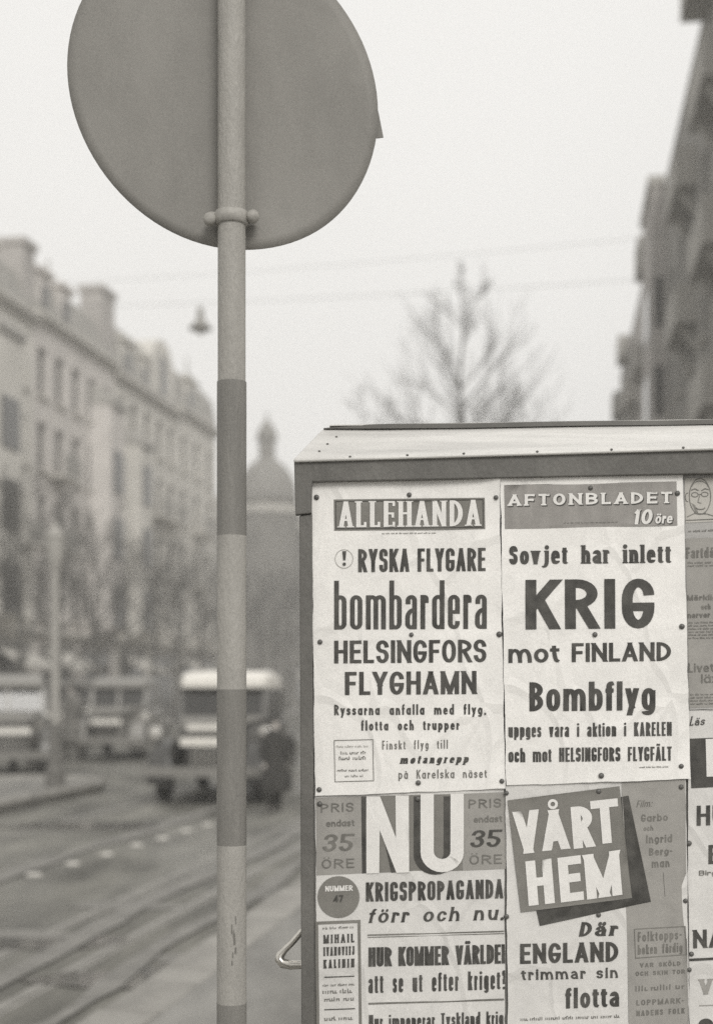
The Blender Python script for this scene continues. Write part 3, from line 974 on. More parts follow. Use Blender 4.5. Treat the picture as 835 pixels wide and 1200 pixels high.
# closest point of the lower wire to the lamp's column
lp = min(pw, key=lambda p: abs((p.x / p.y * F + 417.5) - 235))
i = pw.index(lp)
for k in range(len(pw) - 1):
    u0 = pw[k].x / pw[k].y * F + 417.5; u1 = pw[k + 1].x / pw[k + 1].y * F + 417.5
    if u0 <= 235 <= u1:
        lp = pw[k].lerp(pw[k + 1], (235 - u0) / (u1 - u0))
t = thing('hanging_street_lamp', 'street lamp hanging from a wire above the street, left of the striped pole', 'street lamp', lp)
z0 = EYE + (HOR - 388) / F * lp.y - lp.z
hh = 28 / F * lp.y
MB().tube([(0, 0, 0), (0, 0, z0 + hh * .9)], .012, 5).build('hanger', M['wire'], t)
MB().lathe([(.02, z0 + hh * 1.0), (.10, z0 + hh * .93), (.10, z0 + hh * .6), (.14, z0 + hh * .42), (.33, z0 + hh * .15), (.34, z0 + hh * .08), (.30, z0 + hh * .07)], 16).build('lamp_shade', M['lampm'], t, smooth=True)
MB().lathe([(.14, z0 + hh * .065), (.13, z0 - .02), (.05, z0 - .1)], 12).build('globe', M['glass_pale'], t, smooth=True)

# ------------------------------------------------------------------ the sign on its striped pole
PD = 2.50
SP = PD / F


def pp(px, py, dy=0.0):
    return Vector(((px - 417.5) * SP, PD + dy, EYE + (HOR - py) * SP))


t = thing('road_sign', 'back of a round metal road sign on a light and dark striped pole', 'road sign', (pp(271.5, 0).x, PD, 0))
bx = t.location.x
edges = [(-330, 448, 'w', .0248), (448, 628, 'd', .0262), (628, 808, 'w', .0262), (808, 990, 'd', .0264), (990, 1175, 'w', .0264), (1175, 1356, 'd', .0265), (1356, 1537, 'w', .0265), (1537, 1718, 'd', .0266)]
for y0, y1, c_, r_ in edges:
    za, zb = pp(0, y0).z, pp(0, y1).z
    zb = max(zb, 0.0)
    n = 6
    r_ = r_ if c_ == 'd' else r_ - .00012
    mb = MB().lathe([(r_, zb + (za - zb) * i / n) for i in range(n + 1)], 40, caps=False)
    o = mb.build('pole_band', M['pole_white'] if c_ == 'w' else M['pole_dark'], t, smooth=True)
    o['label'] = 'light painted band of the pole' if c_ == 'w' else 'dark painted band of the pole'
MB().lathe([(.045, .0), (.045, .03), (.028, .04)], 24).build('pole_foot', M['clampm'], t)
# weathered scratches on the lowest light band
rn = random.Random(8)
for i in range(9):
    py = 1058 + rn.random() * 76
    z = pp(0, py).z; a = R(-90) + R(12) + rn.uniform(-.15, .15)
    rr = .0266
    w_, h_ = rn.uniform(.06, .14), rn.uniform(.004, .012)
    vs = []
    for aa in (a - w_ / 2, a, a + w_ / 2):
        vs += [(rr * math.cos(aa), rr * math.sin(aa), z - h_ * rn.uniform(.5, 1)), (rr * math.cos(aa), rr * math.sin(aa), z + h_ * rn.uniform(.5, 1))]
    me_obj('paint_chip', vs, [(0, 2, 3, 1), (2, 4, 5, 3)], M['ink_soft'], t)
# plate: slightly oval and dented disc
ccx, ccy = 259, 97
A11, A12, A22 = 184.0 ** 2, 5300.0, 190.0 ** 2
l11 = math.sqrt(A11); l21 = A12 / l11; l22 = math.sqrt(A22 - l21 * l21)
PY = .030
rings_n, seg = 14, 96
vs = []; fs = []


def dent(u, v):
    return .0035 * math.sin(u * 2.6 + 1) * math.cos(v * 2.1) + .002 * math.sin(5 * u - 3 * v) * (u * u + v * v)


for side in (0, 1):
    for i in range(rings_n + 1):
        q = i / rings_n
        for j in range(seg):
            a = 2 * math.pi * j / seg
            u, v = q * math.cos(a), q * math.sin(a)
            P_ = pp(ccx + l11 * u, ccy + l21 * u + l22 * v)
            vs.append((P_.x - bx, PY + dent(u, v) + side * .0025, P_.z))
nn = (rings_n + 1) * seg
for i in range(rings_n):
    for j in range(seg):
        a, b = i * seg + j, i * seg + (j + 1) % seg
        if i == 0:
            fs.append((a, a + seg, b + seg)); fs.append((nn + a, nn + b + seg, nn + a + seg))
        else:
            fs.append((a, a + seg, b + seg, b)); fs.append((nn + a, nn + b, nn + b + seg, nn + a + seg))
for j in range(seg):
    a, b = rings_n * seg + j, rings_n * seg + (j + 1) % seg
    fs.append((a, nn + a, nn + b, b))
plate = me_obj('sign_plate', vs, fs, M['sign'], t, smooth=True)
bm = bmesh.new(); bm.from_mesh(plate.data)
bmesh.ops.remove_doubles(bm, verts=bm.verts, dist=1e-5)
bmesh.ops.recalc_face_normals(bm, faces=bm.faces)
bm.to_mesh(plate.data); bm.free()
tabp = [(436, 108), (441.5, 113), (444.5, 126), (449.5, 151.5), (441.5, 152.5), (434, 150)]
mb = MB()
fr = [pp(a, b) for a, b in tabp]
mb.loft([[(p.x - bx, PY + .006, p.z) for p in fr], [(p.x - bx, PY + .0085, p.z) for p in fr]])
mb.build('bent_tab', M['sign'], plate)
# clamp: collar, two ears, bolts
zc = pp(0, 256).z
cl = MB().lathe([(.0252, zc - .012), (.029, zc - .011), (.030, zc + .0), (.029, zc + .011), (.0252, zc + .012)], 32).build('clamp', M['clampm'], t, smooth=True)
for s_ in (-1, 1):
    MB().tube([(s_ * .027, .004, zc + .002), (s_ * .036, .006, zc + .004), (s_ * .042, .012, zc)], [.010, .0105, .007], 10).build('clamp_ear', M['clampm'], cl, smooth=True)
    for dz in ((-.004,) if s_ < 0 else (.001,)):
        MB().lathe([(.007, -.018), (.0115, -.012), (.0115, -.004), (.004, .02)], 12, Matrix.Translation((s_ * .038, .0, zc + dz)) @ Matrix.Rotation(R(-90), 4, 'X')).build('bolt', M['clampm'], cl, smooth=True)

# ------------------------------------------------------------------ the kiosk / poster board
kx = lambda px, y=BD: (px - 417.5) * S
kz = lambda py: EYE + (HOR - py) * S
KX = kx(345)
t = thing('news_kiosk', 'dark framed kiosk with a pale zinc roof covered in newspaper placards', 'kiosk', (kx(600), BD + .45, 0))
ox, oy = t.location.x, t.location.y
RX = kx(1010)


def kp(px, py, y):
    return (kx(px) - ox, y - oy, kz(py))


def kbox(name, quad, y0, y1, m, parent, bevel=0.0):
    """a board given by its four front corners in board pixels, y0 front, y1 back"""
    f_ = [kp(a, b, y0) for a, b in quad]; b_ = [kp(a, b, y1) for a, b in quad]
    return MB().loft([f_, b_]).build(name, m, parent, bevel=bevel)


LOW = HOR + EYE / S - 60
line_top = lambda x: 540.5 + (x - 345) * (527 - 540.5) / 490   # top edge of the head board, rising to the right
kbox('back_panel', [(352, 548), (1006, 530), (1010, LOW), (357, LOW)], BD, BD + .02, M['board'], t)
kbox('head_board', [(345, line_top(345)), (1012, line_top(1012)), (1012, line_top(1012) + 30), (345, 603)][:0] or [(345, line_top(345)), (1012, line_top(1012)), (1012, line_top(1012) + 31), (366, 566.5), (365.5, 603), (346.5, 605)], BD - .022, BD - .001, M['frame'], t, .002)
kbox('side_board', [(351, 605.5), (366, 603.5), (370, LOW), (355.5, LOW)], BD - .016, BD - .001, M['frame'], t, .002)
kbox('side_board', [(996, 556), (1012, 555), (1016, LOW), (1000, LOW)], BD - .016, BD - .001, M['frame'], t, .002)
# cabinet behind the board
y2 = BD + .9
MB().box(kx(356) - ox + .002, RX - ox - .004, BD + .021 - oy, y2 - oy, .10, kz(545)).build('cabinet', M['frame'], t, bevel=.004)
MB().box(kx(352) - ox, RX - ox + .01, BD - .01 - oy, y2 + .02 - oy, 0.12 - .12, .098).build('plinth', M['kerb'], t, bevel=.006)
# hipped zinc roof
fy = BD - .030
zf0, zf1 = kz(line_top(345)) + .0015, kz(line_top(1012)) + .0015
ri = .125
dep = BD - .03 + ri


def onray(px, py, d):
    return ((px - 417.5) / F * d - ox, d - oy, EYE + (HOR - py) / F * d)


A_ = (kx(344) * fy / BD - ox, fy - oy, EYE + (zf0 - EYE) * fy / BD + .003)
B_ = (RX + .012 - ox, fy - oy, zf1 * 1.0)
C_ = onray(377, 503.5, dep); D_ = onray(985, 493.2, dep)
yb = y2 + .03 - oy
vs = [A_, B_, D_, C_, (C_[0], yb - ri, C_[2] + .004), (D_[0], yb - ri, D_[2] + .004), (A_[0], yb, A_[2]), (B_[0], yb, B_[2])]
fs = [(0, 1, 2, 3), (3, 2, 5, 4), (0, 3, 4, 6), (1, 7, 5, 2), (6, 4, 5, 7)]
k = len(vs)
vs += [(a, b, c - .006) for a, b, c in (A_, B_, (B_[0], yb, B_[2]), (A_[0], yb, A_[2]))]
fs += [(0, 8, 9, 1), (1, 9, 10, 7), (7, 10, 11, 6), (6, 11, 8, 0), (8, 11, 10, 9)]
roof = MB().add(vs, fs).build('roof', M['zinc'], t, bevel=.003)
# folded flashing running along the top edge
fl = MB()
n = 24
rg = []
for i in range(n + 1):
    f_ = i / n
    px = 379 + (1000 - 379) * f_
    py = 502 + (493.0 - 502) * f_
    th = .0085 * min(1, .12 + f_ * 9)
    c = Vector(onray(px, py, dep - .004))
    sg = .0006 * math.sin(f_ * 17)
    rg.append([(c.x, c.y - th, c.z - th * .45 + sg), (c.x, c.y + .03, c.z - th * .3 + sg), (c.x, c.y + .03, c.z + th * .6 + sg), (c.x, c.y - th * .4, c.z + th * .7 + sg)])
fl.loft(rg)
fl.build('flashing', M['zinc_dark'], roof)
fl = MB()
fl.loft([[(a[0], a[1] - .003, a[2] + .0045), (a[0], a[1] + .03, a[2] + .0045), (a[0], a[1] + .03, a[2] + .0065), (a[0], a[1] - .003, a[2] + .0065)] for a in (onray(386, 502, dep - .004), onray(1000, 493, dep - .004))])
fl.build('top_edge', M['zinc'], roof)
# drip edge under the roof and rivets
riv = None
spots = [(394, 512), (383.6, 520.5), (374, 529)]
spots += [(px, line_top(px) - 3.5) for px in (410, 477, 543, 629, 716, 800)]
for px, py in spots:
    # point on the front roof plane
    o_ = Vector(A_); n_ = (Vector(B_) - o_).cross(Vector(C_) - o_).normalized()
    d0 = Vector((0 - ox, 0 - oy, EYE)); d1 = Vector(((px - 417.5) / F, 1, (HOR - py) / F))
    tt = (o_ - d0).dot(n_) / d1.dot(n_)
    P_ = d0 + d1 * tt
    if riv is None:
        riv = MB().lathe([(.0026, 0), (.0023, .001), (.001, .0016)], 8).build('rivet', M['zinc_dark'], roof, smooth=True); o = riv
    else:
        o = link(bpy.data.objects.new('rivet', riv.data), roof)
    o.location = P_
    o.rotation_euler = (R(50), 0, 0)
# bent handle at the left side
hp = [(360, 1088), (352, 1096), (342, 1108), (332, 1118), (327, 1124), (326, 1129), (330, 1133.5), (340, 1135), (352, 1134), (362, 1134)]
MB().tube([kp(a, b, BD + .03 + .010 * math.sin(i * .4)) for i, (a, b) in enumerate(hp)], [.006, .006, .006, .0065, .0085, .0095, .0095, .009, .0085, .0085], 12).build('handle', M['chrome'], t, smooth=True)

# ------------------------------------------------------------------ lettering: stroke alphabet, (u,v) in the letter box; r = rounded corner, c = closed
UP = {
    'A': (1.05, ["0,0 .5,1 1,0", ".17,.27 .83,.27"]), 'B': (1, ["0,.53 0,1 r.95,1 r.95,.53 0,.53", "0,.53 r1,.53 r1,0 0,0 0,.53"]),
    'C': (.98, ["1,.68 r1,1 r0,1 r0,0 r1,0 1,.32"]), 'D': (1, ["c0,.5 0,1 r1,1 r1,0 0,0"]), 'E': (.86, ["1,1 0,1 0,0 1,0", "0,.52 .86,.52"]),
    'F': (.82, ["1,1 0,1 0,0", "0,.5 .86,.5"]), 'G': (1, ["1,.7 r1,1 r0,1 r0,0 r1,0 1,.42 .5,.42"]), 'H': (1, ["0,0 0,1", "1,0 1,1", "0,.52 1,.52"]),
    'I': (0, ["0,0 0,1"]), 'J': (.75, ["1,1 r1,0 r0,0 0,.3"]), 'K': (1, ["0,0 0,1", "1,1 0,.40", "1,0 .36,.62"]), 'L': (.78, ["0,1 0,0 1,0"]),
    'M': (1.28, ["0,0 0,1 .5,.0 1,1 1,0"]), 'N': (1.04, ["0,0 0,1 1,0 1,1"]), 'O': (1.02, ["c0,.5 r0,1 r1,1 r1,0 r0,0"]),
    'P': (.95, ["0,0 0,1 r1,1 r1,.45 0,.45"]), 'R': (1, ["0,0 0,1 r1,1 r1,.5 0,.5", ".45,.5 1,0"]), 'S': (.94, ["1,.72 r1,1 r0,1 r0,.53 r1,.53 r1,0 r0,0 0,.28"]),
    'T': (.9, ["0,1 1,1", ".5,0 .5,1"]), 'U': (1, ["0,1 r0,0 r1,0 1,1"]), 'V': (1.05, ["0,1 .5,0 1,1"]), 'W': (1.5, ["0,1 .26,0 .5,.9 .74,0 1,1"]), 'X': (1, ["0,0 1,1", "0,1 1,0"]),
    'Y': (1, ["0,1 .5,.45 1,1", ".5,.5 .5,0"]), 'Z': (.9, ["0,1 1,1 0,0 1,0"]),
    '0': (.9, ["c0,.5 r0,1 r1,1 r1,0 r0,0"]), '1': (.5, ["0,.78 .8,1", ".8,1 .8,0"]), '3': (.9, ["0,.74 r0,1 r1,1 r1,.54 .3,.54", ".3,.54 r1,.54 r1,0 r0,0 0,.26"]),
    '5': (.9, ["1,1 .05,1 .05,.58 r1,.62 r1,0 r0,0 0,.24"]), '4': (.9, [".75,0 .75,1 0,.3 1,.3"]), '7': (.85, ["0,1 1,1 .3,0"]),
    '!': (0, ["0,.32 0,1", "d0,0"]), '.': (0, ["d0,0"]), ',': (0, ["d0,0", "0,0 -.0,-.28"]), '-': (.5, ["0,.45 1,.45"]), ':': (0, ["d0,0", "d0,.6"]), '?': (.8, ["0,.75 r0,1 r1,1 r1,.5 .5,.5 .5,.3", "d.5,0"]),
}
UP['Ä'] = (UP['A'][0], UP['A'][1] + ["D.22,1", "D.78,1"]); UP['Ö'] = (UP['O'][0], UP['O'][1] + ["D.22,1", "D.78,1"]); UP['Å'] = (UP['A'][0], UP['A'][1] + ["R.5,1"])
LO = {
    'a': (.95, [".06,.76 r.06,1 r1,1 1,0", "1,.58 r0,.58 r0,0 r1,0 1,.35"]), 'b': (1, ["0,0 0,2", "c0,.5 r0,1 r1,1 r1,0 r0,0"]), 'c': (.9, ["1,.66 r1,1 r0,1 r0,0 r1,0 1,.34"]),
    'd': (1, ["1,0 1,2", "c1,.5 r1,1 r0,1 r0,0 r1,0"]), 'e': (.96, ["0,.5 1,.5 r1,1 r0,1 r0,0 r1,0 1,.2"]), 'f': (.58, [".25,0 r.25,2 1,2", "-.12,1 .95,1"]),
    'g': (1, ["c1,.5 r1,1 r0,1 r0,0 r1,0", "1,1 r1,-1 r0,-1 0,-.62"]), 'h': (.98, ["0,0 0,2", "0,.5 r0,1 r1,1 1,0"]), 'i': (0, ["0,0 0,1", "d0,1.85"]), 'j': (.3, ["1,1 r1,-1 0,-1", "d1,1.85"]),
    'k': (.95, ["0,0 0,2", "1,1 0,.38", "1,0 .36,.66"]), 'l': (0, ["0,0 0,2"]), 'm': (1.62, ["0,0 0,1", "0,.5 r0,1 r.5,1 .5,0", ".5,.5 r.5,1 r1,1 1,0"]), 'n': (.98, ["0,0 0,1", "0,.5 r0,1 r1,1 1,0"]),
    'o': (1, ["c0,.5 r0,1 r1,1 r1,0 r0,0"]), 'p': (1, ["0,-1 0,1", "c0,.5 r0,1 r1,1 r1,0 r0,0"]), 'q': (1, ["1,-1 1,1", "c1,.5 r1,1 r0,1 r0,0 r1,0"]), 'r': (.66, ["0,0 0,1", "0,.62 r0,1 r1,1 1,.86"]),
    's': (.86, ["1,.74 r1,1 r0,1 r0,.53 r1,.53 r1,0 r0,0 0,.26"]), 't': (.6, [".3,1.55 r.3,0 1,0", "-.12,1 1,1"]), 'u': (.98, ["0,1 r0,0 r1,0 1,.5", "1,0 1,1"]),
    'v': (.95, ["0,1 .5,0 1,1"]), 'w': (1.4, ["0,1 .26,0 .5,.9 .74,0 1,1"]), 'x': (.95, ["0,0 1,1", "0,1 1,0"]), 'y': (.95, ["0,1 .55,.02", "1,1 .22,-1"]), 'z': (.85, ["0,1 1,1 0,0 1,0"]),
}
LO['ä'] = (LO['a'][0], LO['a'][1] + ["D.2,1", "D.8,1"]); LO['ö'] = (1, LO['o'][1] + ["D.2,1", "D.8,1"]); LO['å'] = (LO['a'][0], LO['a'][1] + ["R.5,1"])
GEO = dict(LO)      # single-storey geometric a
for ch in 'aäå':
    GEO[ch] = (1, ["c1,.5 r1,1 r0,1 r0,0 r1,0", "1,0 1,1"] + [q for q in LO[ch][1] if q[0] in 'DR'])


def clip_poly(poly, lo, hi):
    for sgn, lim in ((1, lo), (-1, hi)):
        outp = []
        for i in range(len(poly)):
            a, b = poly[i], poly[(i + 1) % len(poly)]
            da, db = sgn * (a[1] - lim), sgn * (b[1] - lim)
            if da >= 0: outp.append(a)
            if (da > 0) != (db > 0) and da != db:
                f_ = da / (da - db)
                outp.append((a[0] + (b[0] - a[0]) * f_, a[1] + (b[1] - a[1]) * f_))
        poly = outp
        if len(poly) < 3: return []
    return poly


def disc(cx_, cy_, rx, ry, n=12):
    return [(cx_ + rx * math.cos(2 * math.pi * i / n), cy_ + ry * math.sin(2 * math.pi * i / n)) for i in range(n)]


def stroke(pts, closed, tx, ty, ylo, yhi, ext, ext2=None):
    ext2 = ext if ext2 is None else ext2
    P_ = []
    for p in pts:
        q = (p[0] / tx, p[1] / ty)
        if not P_ or math.hypot(q[0] - P_[-1][0], q[1] - P_[-1][1]) > 1e-4: P_.append(q)
    if closed and math.hypot(P_[0][0] - P_[-1][0], P_[0][1] - P_[-1][1]) < 1e-4: P_.pop()
    n = len(P_)
    if n < 2: return []

    def un(a, b):
        d = math.hypot(b[0] - a[0], b[1] - a[1]); return ((b[0] - a[0]) / d, (b[1] - a[1]) / d)
    if not closed:
        d = un(P_[0], P_[1]); e = ext if (abs(d[0]) > .05 and abs(d[1]) > .05) or ext == 0 else .5
        P_[0] = (P_[0][0] - d[0] * e, P_[0][1] - d[1] * e)
        d = un(P_[-2], P_[-1]); e = ext2 if (abs(d[0]) > .05 and abs(d[1]) > .05) or ext2 == 0 else .5
        P_[-1] = (P_[-1][0] + d[0] * e, P_[-1][1] + d[1] * e)
    offs = []
    for i in range(n):
        if closed: a, b = un(P_[i - 1], P_[i]), un(P_[i], P_[(i + 1) % n])
        else:
            a = un(P_[max(i - 1, 0)], P_[max(i, 1)]) ; b = un(P_[min(i, n - 2)], P_[min(i + 1, n - 1)])
        na, nb_ = (-a[1], a[0]), (-b[1], b[0])
        m_ = (na[0] + nb_[0], na[1] + nb_[1]); ml = math.hypot(*m_)
        if ml < .3: m_ = nb_; k_ = .5
        else:
            m_ = (m_[0] / ml, m_[1] / ml); k_ = .5 / max(m_[0] * nb_[0] + m_[1] * nb_[1], .22)
        offs.append((m_[0] * k_, m_[1] * k_))
    res = []
    for i in range(n if closed else n - 1):
        j = (i + 1) % n
        q = [(P_[i][0] - offs[i][0], P_[i][1] - offs[i][1]), (P_[j][0] - offs[j][0], P_[j][1] - offs[j][1]), (P_[j][0] + offs[j][0], P_[j][1] + offs[j][1]), (P_[i][0] + offs[i][0], P_[i][1] + offs[i][1])]
        q = clip_poly([(a * tx, b * ty) for a, b in q], ylo, yhi)
        if q: res.append(q)
    return res


def glyph(ch, Wd, cap, xh, tx, ty, geo=False, serif=0.0, rk=1.5, lay=None):
    tab = (GEO if geo else LO)
    low = ch in tab
    w, paths = tab[ch] if low else UP.get(ch, UP['.'])
    X = xh if low else cap
    w = tx + w * Wd if w == 0 or w < .45 else max(w * Wd, tx * 1.3)
    asc, desc = cap, -(cap - xh) * .62 - cap * .02

    def fy_(v):
        if 0 <= v <= 1: return ty / 2 + v * (X - ty)
        if v > 1: return (X - ty / 2) + (v - 1) * (asc - X)
        return ty / 2 + (-v) * (desc)
    fx_ = lambda u: tx / 2 + u * (w - tx)
    polys = []
    for s_ in paths:
        if s_[0] in 'dDR':
            u, v = map(float, s_[1:].split(','))
            X_, Y_ = fx_(u), fy_(v)
            if s_[0] == 'd': polys.append(disc(X_, Y_, tx * .56, max(ty, tx) * .56))
            if s_[0] == 'D': polys.append(disc(X_, X + ty * .5 + cap * .07, tx * .46, tx * .50))
            if s_[0] == 'R':
                yy = X + cap * .14; r_ = max(tx * .42, cap * .07)
                o_ = disc(X_, yy, r_ * 1.3, r_ * 1.3)
                i_ = disc(X_, yy, r_ * .6, r_ * .6)
                for k_ in range(12): polys.append([o_[k_], o_[(k_ + 1) % 12], i_[(k_ + 1) % 12], i_[k_]])
            continue
        closed = s_[0] == 'c'
        if closed: s_ = s_[1:]
        pt = []; vv = []
        for tk_ in s_.split():
            rd = tk_[0] == 'r'
            if rd: tk_ = tk_[1:]
            u, v = map(float, tk_.split(','))
            vv.append(v)
            pt.append((fx_(u), fy_(v), rd))
        n = len(pt); path = []
        for i, (x_, y_, rd) in enumerate(pt):
            if not rd: path.append((x_, y_)); continue
            a, b = pt[i - 1], pt[(i + 1) % n]
            la = math.hypot(a[0] - x_, a[1] - y_) * (.5 if a[2] else 1)
            lb = math.hypot(b[0] - x_, b[1] - y_) * (.5 if b[2] else 1)
            da = ((a[0] - x_), (a[1] - y_)); db = ((b[0] - x_), (b[1] - y_))
            na_ = math.hypot(*da) or 1; nb_ = math.hypot(*db) or 1
            mn = rk * min(la, lb); la, lb = min(la, mn), min(lb, mn)
            da = (da[0] / na_, da[1] / na_); db = (db[0] / nb_, db[1] / nb_)
            for q in range(7):
                th = math.pi / 2 * q / 6
                ka, kb = la * (1 - math.sin(th)), lb * (1 - math.cos(th))
                path.append((x_ + da[0] * ka + db[0] * kb, y_ + da[1] * ka + db[1] * kb))
        ylo, yhi = fy_(min(vv)) - ty / 2, fy_(max(vv)) + ty / 2
        # split at sharp reversals so that acute corners stay clean
        def rev(i):
            a, b, c_ = path[i - 1], path[i], path[(i + 1) % len(path)]
            ax, ay, bx_, by_ = (b[0] - a[0]) / tx, (b[1] - a[1]) / ty, (c_[0] - b[0]) / tx, (c_[1] - b[1]) / ty
            l_ = math.hypot(ax, ay) * math.hypot(bx_, by_)
            return l_ > 1e-9 and (ax * bx_ + ay * by_) / l_ < -.25
        if closed:
            polys += stroke(path, True, tx, ty, ylo, yhi, .5)
        else:
            cuts = [0] + [i for i in range(1, len(path) - 1) if rev(i)] + [len(path) - 1]
            for c0, c1 in zip(cuts, cuts[1:]):
                soft = .0 if ch in 'CGSJcesag3569?' else .5
                e0 = (1.4 if vv[0] in (0, 1, 2, -1) else .15) if c0 == 0 and not pt[1][2] else 1.4
                e1 = (1.4 if vv[-1] in (0, 1, 2, -1) else .15) if c1 == len(path) - 1 and not pt[-2][2] else 1.4
                if c0 == 0 and pt[1][2]: e0 = -soft if soft == 0 else .5
                if c1 == len(path) - 1 and pt[-2][2]: e1 = -soft if soft == 0 else .5
                if e0 == 0 and (ch == 'r' or vv[0] == 0): e0 = .5
                if e1 == 0 and ch == 'a' and vv[-1] == 0: e1 = .5
                if ch == 'r' and c1 == len(path) - 1: e1 = .75
                polys += stroke(path[c0:c1 + 1], False, tx, ty, ylo, yhi, e0, e1)
        if serif and not closed:
            for idx_ in (0, -1):
                x_, y_, rd = pt[idx_]; o2 = pt[1 if idx_ == 0 else -2]
                if abs(o2[1] - y_) < 1e-6:
                    if ch in 'EFLTZ' and tx > .01:      # upright serif on an arm
                        up = y_ < X / 2
                        h_ = cap * .2
                        y0 = y_ - ty / 2 if up else y_ + ty / 2 - h_
                        polys.append([(x_ - ty * .1, y0), (x_ + tx / 2, y0), (x_ + tx / 2, y0 + h_), (x_ - ty * .1, y0 + h_)])
                    continue
                if vv[idx_] not in (0, 1, 2, -1) or ch in 'CGS' : continue
                sh = ty * .62
                if ch in 'acestgy' and not (ch == 'y' and vv[idx_] == 1) and not (ch == 'a' and vv[idx_] == 0): continue
                y0 = fy_(vv[idx_]) - ty / 2 if vv[idx_] in (0, -1) else fy_(vv[idx_]) + ty / 2 - sh
                lft = serif; rgt = serif
                if low and vv[idx_] in (1, 2) and abs(o2[0] - x_) < 1e-6: rgt = 0
                if tx / 2 + lft > 0: polys.append([(x_ - tx / 2 - lft, y0), (x_ + tx / 2 + rgt, y0), (x_ + tx / 2 + rgt, y0 + sh), (x_ - tx / 2 - lft, y0 + sh)])
            if ch == 'T' and s_.startswith('.5'):
                pass
    return polys, w


def layout(txt, x0, x1, cap, stem, xh=.72, hor=None, track=.55, space=1.5, geo=False, serif=0.0, rk=1.5, shear=0.0, lw=1.0):
    """returns polygons in line space (x right, y up from the baseline), fitted to the width x1-x0"""
    tx = stem; ty = hor if hor else stem * .8
    X = cap * xh; gap = track * stem + 2 * serif
    tot = x1 - x0 - (len(txt) - 1) * gap
    nf = 0.0
    for ch in txt:
        if ch == ' ': tot -= space * stem; continue
        low = ch in LO
        w = LO[ch][0] if low else UP.get(ch, UP['.'])[0]
        if geo and low: w = GEO[ch][0]
        if w < .45: tot -= tx
        nf += w * (lw if low else 1)
    Wd = max(tot / max(nf, .5), stem * .4)
    x = 0.0; polys = []
    for ch in txt:
        if ch == ' ': x += space * stem + gap; continue
        low = ch in LO
        g_, w = glyph(ch, Wd * (lw if low else 1), cap, X, tx, ty, geo, serif, rk)
        for p in g_: polys.append([(a + x + b * shear, b) for a, b in p])
        x += w + gap
    fin = x - gap
    sc_ = (x1 - x0) / fin if fin > 0 else 1
    if abs(sc_ - 1) > .001: polys = [[(a * sc_, b) for a, b in p] for p in polys]
    return polys


def inside(p, q):
    x, y = p; c = False; j = len(q) - 1
    for i in range(len(q)):
        if (q[i][1] > y) != (q[j][1] > y) and x < (q[j][0] - q[i][0]) * (y - q[i][1]) / (q[j][1] - q[i][1]) + q[i][0]: c = not c
        j = i
    return c


def cdt_mesh(polys, grid=9.0):
    """union of overlapping polygons (px space) as one clean triangulation with extra grid points"""
    polys = [q for q in polys if abs(sum(q[i][0] * q[(i + 1) % len(q)][1] - q[(i + 1) % len(q)][0] * q[i][1] for i in range(len(q)))) > 1e-3]
    polys.sort(key=lambda q: min(p[0] for p in q))
    groups = []                 # runs of polygons whose x ranges touch (one letter each)
    for q in polys:
        a, b = min(p[0] for p in q), max(p[0] for p in q)
        if groups and a <= groups[-1][1]: groups[-1][0].append(q); groups[-1][1] = max(groups[-1][1], b)
        else: groups.append([[q], b])
    V_ = []; F_ = []
    for g, _ in groups:
        vs = []; es = []
        mnx = min(p[0] for q in g for p in q); mxx = max(p[0] for q in g for p in q)
        mny = min(p[1] for q in g for p in q); mxy = max(p[1] for q in g for p in q)
        bb = []
        for q in g:
            k_ = len(vs); n_ = len(q)
            vs += [Vector(p) for p in q]
            es += [(k_ + i, k_ + (i + 1) % n_) for i in range(n_)]
            xs_ = [p[0] for p in q]; ys_ = [p[1] for p in q]
            bb.append((min(xs_), max(xs_), min(ys_), max(ys_), q))
        if mxx - mnx > grid or mxy - mny > grid:
            x_ = mnx + grid * .53
            while x_ < mxx:
                y_ = mny + grid * .47
                while y_ < mxy:
                    vs.append(Vector((x_, y_))); y_ += grid
                x_ += grid
        r_ = delaunay_2d_cdt(vs, es, [], 0, 1e-4)
        k_ = len(V_)
        V_ += [(v.x, v.y) for v in r_[0]]
        for f_ in r_[2]:
            cx_ = sum(r_[0][i].x for i in f_) / len(f_); cy_ = sum(r_[0][i].y for i in f_) / len(f_)
            for x0, x1, y0, y1, q in bb:
                if x0 <= cx_ <= x1 and y0 <= cy_ <= y1 and inside((cx_, cy_), q):
                    F_.append(tuple(i + k_ for i in f_)); break
    return V_, F_


